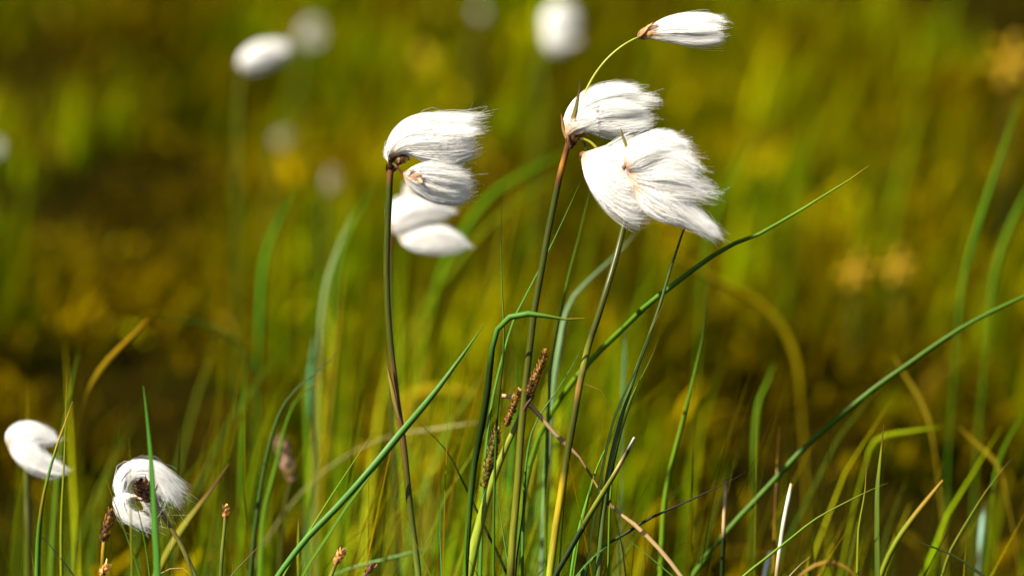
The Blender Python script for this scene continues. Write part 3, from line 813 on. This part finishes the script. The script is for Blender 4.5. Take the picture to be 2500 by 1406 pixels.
    if core > 0:                                   # the felted heart of the tuft
        m2 = 14
        u = np.linspace(0.02, .72, m2)
        sd_ = 20
        C = np.stack([np.interp(u, t, (A[:, k] + B[:, k]) / 2) for k in range(3)], 1)
        Hh = np.stack([np.interp(u, t, (A[:, k] - B[:, k]) / 2) for k in range(3)], 1)
        hf = np.interp(u, t, half)
        prof = core * np.minimum(1, np.sqrt(np.clip((.73 - u) / .45, 0, 1))) * np.minimum(1, .5 + u * 3)
        a = np.linspace(0, 2 * np.pi, sd_, endpoint=False)
        nz = 1 + .10 * rs.randn(m2, sd_)
        cc_ = C[:, None] + (prof[:, None] * nz)[..., None] * (np.cos(a)[None, :, None] * Hh[:, None] + (np.sin(a)[None] * hf[:, None])[..., None] * view + 0) + view * (tilt * u)[:, None, None]
        i = np.arange(m2 - 1)[:, None] * sd_
        jj = np.arange(sd_)[None]
        kk = (jj + 1) % sd_
        q2 = np.stack([i + jj, i + kk, i + sd_ + kk, i + sd_ + jj], -1).reshape(-1, 4)
        c2 = np.repeat(ramp([(0, pk), (cream * .6, cr), (cream * 1.3, wh), (1, wh)], u), sd_, 0)
        parts.append((cc_.reshape(-1, 3), q2, c2, np.zeros((m2 * sd_, 2))))
    return join_parts(parts)


def add_part(name, geo, mat, parent, label=None):
    co, q, c, uv = geo
    o = link(name, np_mesh(name, co, q, c, uv), mat, parent)
    if label:
        o["label"] = label
    return o


def sub_part(name, geo, mat, part, root):
    co, q, c, uv = geo
    o = bpy.data.objects.new(name, np_mesh(name, co, q, c, uv))
    o.data.materials.append(mat)
    COL.objects.link(o)
    o.parent = part
    return o


S_GREEN, S_OLIVE, S_RED = (0.020, 0.027, 0.001), (0.032, 0.034, 0.001), (0.055, 0.020, 0.003)
S_BRN = (0.075, 0.028, 0.010)


def flower(label, stem, d, r0, r1, cols, group="cotton grass flowers in the meadow"):
    geo, P = stem_geo(stem, d, r0, r1, cols)
    t = thing("cotton_grass", P[-1], label, "cotton grass", group)
    add_part("stem", geo, M_STEM, t)
    return t


def tuft(root, top, bot, d, n, seed, spike=None, **kw):
    o = add_part("tuft", cotton(top, bot, d, n, seed, **kw), M_COTTON, root)
    if spike:
        pts, nsc, rpx = spike
        rs = np.random.RandomState(seed + 5)
        P = path3(pts, d + kw.get("dz", 0))
        L_ = np.linalg.norm(P[-1] - P[0])
        geo = join_parts(scales(P, ([0, .35, 1], [rpx * .6 * KPX, rpx * KPX, rpx * .35 * KPX]), nsc, L_ * .5, rpx * 1.5 * KPX, [(.20, .085, .03), (.33, .17, .06), (.09, .035, .015), (.46, .28, .14)], rs))
        sub_part("spikelet", geo, M_SCALE, o, root)
    return o


def stalk(root, pts, d, r, cols, name="stalk"):
    geo, _ = stem_geo(pts, d, r, r, cols, ground=False, n=30, sides=8)
    return add_part(name, geo, M_STEM, root)


# --- the tallest flower (two heads on stalks, one wind-combed head at the top of the stem)
f1 = flower("tallest cotton grass, its brown-topped stem carrying a far-reaching top tuft and two more tufts",
            [(1392, 335), (1380, 378), (1366, 432), (1352, 500), (1338, 570), (1322, 660), (1305, 755), (1292, 860), (1281, 960), (1271, 1070), (1263, 1190), (1253, 1300), (1246, 1406)], 1.0, 7.5, 9.5,
            [(0, S_BRN), (.03, S_RED), (.085, (.26, .10, .012)), (.098, S_RED), (.1, (.03, .03, .008)), (.106, S_GREEN), (.5, S_OLIVE), (.95, (.10, .10, .006)), (1, S_OLIVE)])  # dark band at the joint is tuft shadow painted into the stem
rs = np.random.RandomState(5)
add_part("sheath", join_parts(scales(path3([(1391, 362), (1398, 340), (1412, 318)], 1.0), ([0, .5, 1], [7 * KPX, 10 * KPX, 5 * KPX]), 14, .0036, .0026, [S_RED, S_BRN, (.3, .15, .06)], rs, .25)), M_SCALE, f1)
stalk(f1, [(1564, 90), (1545, 98), (1518, 114), (1490, 137), (1464, 166), (1444, 196), (1428, 228), (1414, 262), (1402, 305), (1396, 338)], 1.0, 2.6, [(0, S_RED), (.05, (.2, .2, .015)), (.6, (.24, .24, .02)), (1, S_OLIVE)])
stalk(f1, [(1462, 370), (1452, 357), (1440, 347), (1426, 341), (1408, 338)], 1.0, 3.4, [(0, (.3, .22, .02)), (.6, (.2, .2, .012)), (1, S_RED)])
stalk(f1, [(1429, 374), (1429, 360), (1426, 348), (1416, 340)], .997, 2.8, [(0, S_RED), (.3, (.2, .18, .02)), (.4, (.02, .025, .005)), (1, S_BRN)])
br = path3([(1416, 195), (1414, 220), (1409, 250), (1402, 282), (1394, 318)], .990)
o = link("bract", blade_mesh(resample(br, 20)[::-1], 15 * KPX, [(0, np.array((.22, .11, .02))), (.4, np.array((.10, .085, .012))), (.8, np.array((.05, .03, .01))), (1, np.array((.04, .015, .008)))], .4, .5, wprof=[(0, 1), (.4, .8), (.7, .5), (1, .12)]), M_BLADE, f1)
br = path3([(1369, 275), (1373, 295), (1376, 318), (1382, 338)], .996)
o = link("bract", blade_mesh(resample(br, 14)[::-1], 8 * KPX, [(0, np.array((.3, .16, .04))), (1, np.array((.16, .06, .015)))], .4, .3), M_BLADE, f1)
tuft(f1, [(1578, 78), (1595, 62), (1620, 48), (1650, 38), (1682, 33), (1722, 33), (1752, 39)], [(1580, 92), (1600, 96), (1625, 99), (1652, 104), (1680, 109), (1718, 110), (1750, 104)], 1.0, 3600, 11,
     spike=([(1558, 92), (1575, 84), (1600, 78), (1618, 74)], 26, 9), ragged=.05, clumps=44, cream=.22, wave=.0005, fat=.8)
tuft(f1, [(1381, 335), (1377, 300), (1393, 262), (1425, 232), (1463, 213), (1508, 206), (1556, 212)], [(1396, 334), (1405, 322), (1430, 320), (1458, 328), (1490, 332), (1530, 333), (1574, 322)], 1.0, 6500, 12,
     spike=([(1396, 342), (1408, 330), (1424, 316)], 18, 11), ragged=.07, clumps=68, cream=.2, fat=.7, dz=.002)
# the hairs sweeping across the foot of that head
tuft(f1, [(1380, 322), (1384, 302), (1400, 292), (1424, 285), (1450, 282)], [(1386, 335), (1396, 330), (1412, 322), (1432, 312), (1456, 302)], .991, 700, 13, ragged=.12, core=0, fat=.5, cream=.5, wave=.001)
tuft(f1, [(1424, 374), (1450, 371), (1480, 365), (1508, 352), (1530, 342), (1556, 340)], [(1419, 388), (1428, 425), (1446, 460), (1475, 498), (1508, 528), (1540, 548), (1580, 552)], 1.0, 7500, 14,
     spike=([(1418, 372), (1424, 380), (1434, 392)], 10, 8), ragged=.05, clumps=60, cream=.14, fat=.55, core=.7, dz=-.008)

# --- second flower: its head lies behind and over the lower tuft
f2 = flower("cotton grass on the second stem from the tallest, its windblown head overlapping the lower tuft",
            [(1548, 440, 1.012), (1540, 480, 1.012), (1528, 530, 1.01), (1514, 590, 1.006), (1498, 650, 1.003), (1476, 722, 1.0), (1458, 780, 1.0), (1440, 832, 1.0), (1428, 880, 1.0), (1416, 935, 1.0), (1402, 1015, 1.0), (1388, 1090, 1.0), (1376, 1165, 1.0), (1366, 1230, 1.0), (1355, 1300, 1.0), (1342, 1406, 1.0)], 1.0, 7, 9.5,
            [(0, S_RED), (.1, S_OLIVE), (.39, S_OLIVE), (.4, (.02, .02, .006)), (.41, S_OLIVE), (.5, (.15, .15, .012)), (.51, (.03, .015, .006)), (.53, (.17, .08, .015)), (.58, S_OLIVE), (.74, S_OLIVE), (.79, (.26, .17, .006)), (.9, (.16, .12, .006)), (1, (.18, .18, .012))])  # first near-black stop paints a blade's shadow across the stem
o = link("bract", blade_mesh(resample(path3([(1515, 312), (1520, 332), (1527, 350), (1534, 372)], .985), 14)[::-1], 8 * KPX, [(0, np.array((.16, .16, .02))), (.6, np.array((.14, .12, .02))), (1, np.array((.07, .03, .01)))], .3, .3), M_BLADE, f2)
tuft(f2, [(1526, 402), (1526, 378), (1544, 350), (1572, 332), (1606, 324), (1646, 332)], [(1534, 418), (1560, 420), (1585, 412), (1615, 402), (1645, 398), (1672, 392)], .982, 4800, 21, ragged=.07, clumps=40, cream=.14, fat=.7,
     spike=([(1522, 416), (1526, 404), (1532, 392)], 5, 5))
tuft(f2, [(1528, 408), (1556, 398), (1588, 382), (1618, 364), (1646, 358), (1672, 374)], [(1534, 432), (1552, 458), (1584, 474), (1618, 482), (1660, 488), (1708, 494)], .984, 6200, 22, ragged=.13, splay=.0018, clumps=52, cream=.24, fat=.7, stray=.09, wave=.0010)
tuft(f2, [(1544, 438), (1580, 436), (1620, 448), (1662, 476), (1700, 514), (1732, 558)], [(1548, 468), (1564, 502), (1592, 528), (1628, 545), (1665, 552), (1700, 560), (1732, 570)], .984, 5600, 23, ragged=.06, clumps=48, cream=.16, fat=.65)

# --- third stem, whose head is hidden: a bare dark stem tip showing between the hairs
geo, P = stem_geo([(1697, 488), (1690, 508), (1678, 538), (1667, 566), (1652, 612), (1636, 660), (1622, 708), (1609, 752), (1592, 800), (1576, 846), (1558, 890), (1540, 945), (1522, 1000), (1506, 1060), (1492, 1120), (1480, 1190), (1470, 1270), (1460, 1406)], 1.0, 2.2, 8,
                  [(0, S_BRN), (.1, (.03, .045, .008)), (.5, (.035, .06, .008)), (1, (.05, .07, .01))])
r3 = link("rush", np_mesh("rush", *geo), M_STEM, origin=P[-1])
tag(r3, "thin dark rush stem rising behind the windblown tufts, its tip peeping out between them", "rush")

# --- the flower on the left
f4 = flower("cotton grass on the left with two sharp white tufts streaming right from a dark stem top",
            [(958, 392), (953, 420), (951, 448), (949, 500), (946, 560), (944, 620), (944, 680), (946, 740), (949, 790), (953, 840), (958, 885), (964, 935), (970, 985), (978, 1035), (985, 1085), (991, 1140), (998, 1210), (1006, 1280), (1014, 1340), (1022, 1406)], 1.0, 8, 8,
            [(0, S_BRN), (.03, (.10, .035, .01)), (.056, (.05, .02, .008)), (.059, S_GREEN), (.3, S_OLIVE), (.45, S_OLIVE), (.52, (.07, .035, .006)), (.62, (.08, .032, .008)), (.7, (.06, .04, .006)), (.8, S_OLIVE), (1, (.07, .09, .01))])
o = link("leaf_sheath", blade_mesh(resample(path3([(945, 888), (950, 915), (957, 945), (964, 985), (972, 1020)], .997), 14)[::-1], 11 * KPX, [(0, np.array((.12, .08, .02))), (.7, np.array((.2, .16, .02))), (1, np.array((.10, .035, .01)))], .5, .2), M_BLADE, f4)
add_part("sheath", join_parts(scales(path3([(952, 425), (956, 402), (966, 382), (984, 374)], 1.0), ([0, .5, 1], [7 * KPX, 9 * KPX, 5 * KPX]), 16, .0036, .0026, [S_RED, S_BRN, (.3, .24, .03)], rs, .3)), M_SCALE, f4)
stalk(f4, [(986, 428), (976, 416), (966, 405), (958, 400, 1.0)], .992, 3, [(0, S_BRN), (1, S_BRN)])
tuft(f4, [(950, 384), (945, 356), (961, 325), (990, 298), (1028, 283), (1082, 281), (1142, 280)], [(968, 386), (985, 377), (1010, 382), (1042, 394), (1080, 401), (1112, 401), (1152, 388)], 1.0, 7500, 31, ragged=.075, clumps=60, cream=.13, fat=.75,
     spike=([(962, 398), (974, 390), (988, 384)], 16, 12))
tuft(f4, [(984, 424), (1005, 412), (1032, 402), (1062, 399), (1094, 402), (1124, 410)], [(986, 434), (1000, 458), (1024, 476), (1054, 491), (1084, 498), (1112, 496), (1138, 484)], .990, 5200, 32, ragged=.08, clumps=48, cream=.2, fat=.75, tilt=.010,
     spike=([(984, 428), (1000, 430), (1022, 440)], 20, 9))
tuft(f4, [(944, 372), (943, 365), (946, 358), (950, 352)], [(948, 398), (945, 390), (942, 382), (941, 374)], .997, 220, 33, ragged=.2, core=0, fat=.5, cream=.1)

# --- flower behind the left one, out of focus
f5 = flower("blurred cotton grass close behind the left flower, its two smooth white tufts one above the other",
            [(958, 566), (952, 600), (950, 680), (952, 780), (955, 900), (960, 1050), (965, 1200)], 1.15, 6, 8, [(0, S_RED), (.08, S_RED), (.15, S_OLIVE), (1, S_OLIVE)])
tuft(f5, [(948, 545), (952, 505), (970, 488), (1000, 480), (1040, 484), (1080, 497), (1102, 512)], [(952, 560), (972, 572), (1008, 566), (1040, 550), (1078, 534), (1100, 522)], 1.15, 2600, 41, splay=.0004, rad=.00006, core=.9, ragged=.05, cream=.1)
tuft(f5, [(972, 578), (1000, 556), (1038, 548), (1080, 551), (1118, 574), (1138, 598)], [(974, 582), (990, 600), (1022, 613), (1060, 619), (1100, 618), (1138, 604)], 1.15, 2600, 42, splay=.0004, rad=.00006, core=.9, ragged=.04, cream=.1)
tuft(f5, [(985, 500), (988, 480), (992, 465), (998, 455)], [(1010, 500), (1006, 480), (1004, 465), (1003, 455)], 1.16, 300, 43, rad=.00006, core=.6, cream=.9)

# --- the nodding flower low on the left
f6 = flower("small nodding cotton grass low on the left with a curled white tuft and dark heart",
            [(352, 1200), (368, 1212), (382, 1228), (392, 1248), (404, 1268), (422, 1296), (440, 1326), (458, 1364), (478, 1408)], 1.0, 5, 6, [(0, S_BRN), (.15, (.05, .03, .01)), (.2, K_ORANGE), (.24, S_BRN), (.4, (.10, .08, .012)), (1, (.06, .07, .01))])
tuft(f6, [(338, 1222), (292, 1222), (280, 1180), (304, 1142), (346, 1130), (386, 1142), (414, 1172)], [(346, 1212), (326, 1206), (322, 1178), (340, 1164), (372, 1162), (392, 1174), (404, 1192)], 1.004, 3600, 51, fuzz=.04, splay=.0013, ragged=.22, clumps=48, cream=.12, fat=.6, core=.6, stray=.12, wave=.0012)
tuft(f6, [(344, 1212), (328, 1216), (322, 1230), (328, 1246), (342, 1258), (354, 1268)], [(330, 1208), (290, 1205), (276, 1224), (288, 1252), (312, 1272), (340, 1282)], 1.0, 2600, 52, fuzz=.04, splay=.0008, ragged=.12, clumps=36, cream=.1, fat=.6, core=.6, stray=.1, wave=.001)
tuft(f6, [(344, 1196), (352, 1190), (366, 1192), (384, 1204), (400, 1224)], [(338, 1214), (342, 1222), (352, 1236), (366, 1246), (384, 1250)], .998, 110, 53, ragged=.25, core=0, fat=1.2, cream=.4, stray=.5, wave=.002, splay=.003)
rs = np.random.RandomState(9)
add_part("spikelet", join_parts(scales(path3([(368, 1224), (360, 1208), (352, 1194), (344, 1180)], .993), ([0, .4, 1], [8 * KPX, 15 * KPX, 6 * KPX]), 34, .0032, .0022, [(.06, .025, .012), (.12, .05, .02), (.03, .015, .01)], rs, .7)), M_SCALE, f6)

# --- far left, behind the orange-tipped blade
f7 = flower("blurred cotton grass at the far left with a notched white tuft, behind sharp blades",
            [(62, 1100, 1.092), (65, 1150, 1.09), (66, 1220, 1.088), (68, 1300, 1.085), (70, 1400, 1.085)], 1.085, 7, 9, [(0, S_OLIVE), (1, S_OLIVE)])
tuft(f7, [(20, 1088), (16, 1062), (42, 1036), (76, 1031), (108, 1044), (134, 1064)], [(34, 1100), (56, 1108), (78, 1104), (96, 1094), (114, 1086), (134, 1080)], 1.085, 2600, 61, splay=.0004, rad=.00005, core=.85, ragged=.05, cream=.08)
tuft(f7, [(24, 1066), (58, 1066), (88, 1078), (108, 1100), (128, 1122), (152, 1136)], [(22, 1092), (36, 1116), (62, 1140), (92, 1156), (122, 1160), (152, 1158)], 1.083, 2600, 62, splay=.0004, rad=.00005, core=.85, ragged=.05, cream=.08)

# --- flowers further off
def far_flower(label, cx, cy, wpx, hpx, d, seed, lean=0, n=900, core=.9):
    a = [(cx - wpx * .5, cy + lean * .3)]
    top = [(cx - wpx * .5, cy + .12 * hpx + lean), (cx - wpx * .42, cy - .22 * hpx + lean * .8), (cx - wpx * .12, cy - .5 * hpx + lean * .2), (cx + wpx * .2, cy - .5 * hpx - lean * .3), (cx + wpx * .5, cy - .3 * hpx - lean)]
    bot = [(cx - wpx * .5, cy + .2 * hpx + lean), (cx - wpx * .3, cy + .42 * hpx + lean * .8), (cx, cy + .5 * hpx + lean * .1), (cx + wpx * .25, cy + .42 * hpx - lean * .4), (cx + wpx * .5, cy + .28 * hpx - lean)]
    bx, by = cx - wpx * .42, cy + .25 * hpx + lean
    t = flower(label, [(bx, by), (bx - 4, by + 60 / d), (bx - 10, by + 160 / d), (bx - 12, by + 300 / d)], d, 3.5, 4, [(0, S_BRN), (.2, (.06, .08, .003)), (1, (.05, .07, .003))])
    tuft(t, top, bot, d, n, seed, splay=.0005, rad=.00012 if core else .00004, core=core, ragged=.06, cream=.08, fat=.8)
    return t


far_flower("blurred white cotton grass tuft at the upper left, brightest of the far ones there", 640, 136, 116, 62, 1.55, 71, 14)
far_flower("fainter blurred cotton grass tuft just right of the bright one at the upper left", 760, 80, 54, 74, 2.4, 72, 0, 150, 0)
t8 = far_flower("large blurred white cotton grass head at the top, left of the topmost sharp tuft", 1366, 50, 82, 78, 1.9, 73)
tuft(t8, [(1326, 78), (1340, 62), (1370, 60), (1395, 75), (1404, 95)], [(1328, 90), (1336, 112), (1358, 126), (1382, 122), (1402, 104)], 1.9, 700, 75, rad=.00012, core=.9, ragged=.06, cream=.08, fat=.8)
far_flower("very faint far cotton grass tuft at the top edge, left of the large blurred head", 1172, 30, 22, 26, 2.5, 76, 0, 80, 0)
far_flower("dim yellowish far cotton grass tuft in the shade left of the left flower", 690, 336, 44, 46, 2.0, 77, 0, 20, 0)
far_flower("faint upright far cotton grass tuft between the left flower and the green blade", 812, 442, 36, 70, 1.8, 78, 0, 24, 0)
far_flower("blurred cotton grass tuft cut off by the left edge of the meadow view", -14, 362, 34, 40, 1.9, 79, 0, 120, 0)

# pinkish withered spikelet low in the middle left
geo, P = stem_geo([(712, 1168), (700, 1210), (690, 1280), (684, 1370)], 1.13, 4, 5, [(0, S_OLIVE), (1, S_OLIVE)])
t = thing("withered_flower", P[-1], "blurred pinkish withered flower spike between green blades left of the broad blade", "withered flower")
add_part("stem", geo, M_STEM, t)
add_part("flower_spike", join_parts(scales(path3([(714, 1172), (704, 1140), (694, 1106), (686, 1080)], 1.13), ([0, .4, 1], [9 * KPX, 13 * KPX, 4 * KPX]), 22, .005, .0035, [(.26, .15, .08), (.32, .20, .12), (.16, .09, .03)], rs, .3)), M_SCALE, t)

# yellow blooms
def yellow_bloom(label, cx, cy, d, r, base):
    geo, P = stem_geo([(cx, cy)] + base, d, 4, 5, [(0, S_OLIVE), (1, S_OLIVE)])
    t = thing("yellow_flower", P[-1], label, "yellow flower", "yellow flowers in the meadow")
    add_part("stem", geo, M_STEM, t)
    c = W(cx, cy, d)
    rs = np.random.RandomState(int(cx))
    for k in range(6):
        a = k * math.pi / 3 + .2
        dr = AX_X * math.cos(a) + AX_Y * math.sin(a) - AX_Z * .25
        p0 = c
        pts = np.array([c, c + dr * r * .5 - AX_Z * .002, c + dr * r - AX_Z * .001])
        o = link("petal", blade_mesh(resample(pts, 10), r * .42, [(0, np.array((.26, .15, .002))), (1, np.array((.34, .21, .002)))], -.3, 0, wprof=[(0, .3), (.5, 1), (.85, .8), (1, .3)]), M_BLADE, t)
    add_part("flower_centre", tube(np.array([c, c - AX_Z * .002, c - AX_Z * .004]), np.array([.003, .0035, .001]), 12, np.tile((.35, .2, .01), (3, 1))), M_SCALE, t)


yellow_bloom("blurred golden bloom near the right edge high up", 2462, 150, 2.0, .019, [(2462, 210), (2458, 330), (2452, 520)])
yellow_bloom("blurred yellow bloom low on the right, left of its neighbour", 2085, 662, 1.75, .012, [(2083, 720), (2078, 820)])
yellow_bloom("blurred yellow bloom low on the right, right of its neighbour", 2188, 650, 1.75, .012, [(2190, 720), (2196, 820)])

# ------------------------------------------------------------------ sedges, rushes and buds
geo, P = stem_geo([(1322, 900, 1.0), (1303, 950, 1.0), (1285, 985, 1.002), (1262, 1035, 1.003), (1240, 1080, 1.003), (1215, 1140, 1.004), (1192, 1205, 1.005), (1172, 1275, 1.006), (1155, 1345, 1.006), (1142, 1406, 1.006)], 1.0, 4, 14,
                  [(0, S_BRN), (.15, S_BRN), (.3, (.12, .13, .01)), (1, (.15, .19, .012))])
t = thing("sedge", P[-1], "sedge with brown scaly flower spikes beside the tallest stem", "sedge")
add_part("stem", geo, M_STEM, t)
rs = np.random.RandomState(17)
SPK = [(.24, .12, .015), (.10, .045, .01), (.025, .012, .005), (.17, .075, .01)]
add_part("flower_spike", join_parts(scales(path3([(1290, 962), (1300, 932), (1314, 904), (1326, 880), (1332, 858)], .994), ([0, .5, .85, 1], [5 * KPX, 6.5 * KPX, 4.5 * KPX, 2 * KPX]), 90, .0016, .0012, SPK, rs, .45)), M_SCALE, t)
add_part("flower_spike", join_parts(scales(path3([(1234, 1040), (1246, 1010), (1258, 980), (1264, 955)], 1.0), ([0, .5, .85, 1], [4.5 * KPX, 6 * KPX, 4.5 * KPX, 2 * KPX]), 80, .0016, .0012, SPK, rs, .5)), M_SCALE, t)
add_part("flower_spike", join_parts(scales(path3([(1182, 1190), (1193, 1145), (1203, 1100), (1213, 1050)], 1.008), ([0, .4, .85, 1], [7 * KPX, 11 * KPX, 8 * KPX, 3 * KPX]), 130, .0018, .0014, [(.11, .09, .008), (.06, .045, .006), (.14, .09, .012)], rs, .4)), M_SCALE, t)
o = link("bract", blade_mesh(resample(path3([(1306, 962), (1296, 975), (1284, 990), (1276, 1002)], .996), 10)[::-1], 9 * KPX, [(0, np.array(S_BRN)), (1, np.array(K_DARK))], .4, .3), M_BLADE, t)


def bud(label, name, cat, stem, d, r, cols, spike, n, rpx, scols, ln=.0022):
    geo, P = stem_geo(stem, d, r, r + 1, cols)
    t = thing(name, P[-1], label, cat)
    add_part("stem", geo, M_STEM, t)
    rs = np.random.RandomState(int(stem[0][0]))
    add_part("flower_spike", join_parts(scales(path3(spike, d), ([0, .45, 1], [rpx * .7 * KPX, rpx * KPX, rpx * .4 * KPX]), n, ln, .0016, scols, rs, .35)), M_SCALE, t)


bud("brown dead sedge spike hanging at the lower left of the nodding tuft", "sedge", "sedge", [(262, 1270), (256, 1310), (252, 1345), (250, 1406)], 1.01, 5, [(0, S_BRN), (.3, K_ORANGE), (.4, G_OCH), (1, S_OLIVE)],
    [(252, 1322), (258, 1298), (264, 1274), (272, 1250)], 50, 8, [(.10, .045, .015), (.06, .03, .012), (.2, .09, .02)])
bud("small orange bud at the bottom edge below the nodding tuft", "rush_bud", "bud", [(252, 1392), (250, 1406)], .99, 3, [(0, K_ORANGE), (1, S_OLIVE)], [(246, 1404), (254, 1392), (262, 1381)], 14, 6, [(.45, .2, .04), (.55, .32, .1), (.3, .12, .03)])
bud("slim dark rush with a small rusty tip, standing alone left of the broad blade", "rush", "rush", [(550, 1258), (548, 1290), (543, 1340), (539, 1406)], .995, 4, [(0, (.1, .1, .012)), (1, (.05, .06, .01))], [(549, 1268), (550, 1255), (551, 1241)], 14, 5, [(.4, .19, .04), (.10, .05, .02)])
bud("red-brown pointed bud on a short stalk at the bottom, right of the broad blade", "rush_bud", "bud", [(824, 1368), (816, 1385), (808, 1406)], .985, 4, [(0, S_RED), (1, (.12, .12, .012))], [(818, 1376), (826, 1362), (834, 1346)], 22, 6.5, [(.42, .2, .06), (.3, .13, .04), (.16, .06, .02)])
bud("tiny dark brown bud tip at the bottom edge, left of the tiny dark blade", "rush_bud", "bud", [(900, 1392), (888, 1408)], .985, 3.5, [(0, S_BRN), (1, S_BRN)], [(893, 1402), (900, 1392), (908, 1381)], 8, 4.5, [(.10, .045, .02), (.2, .09, .03)])
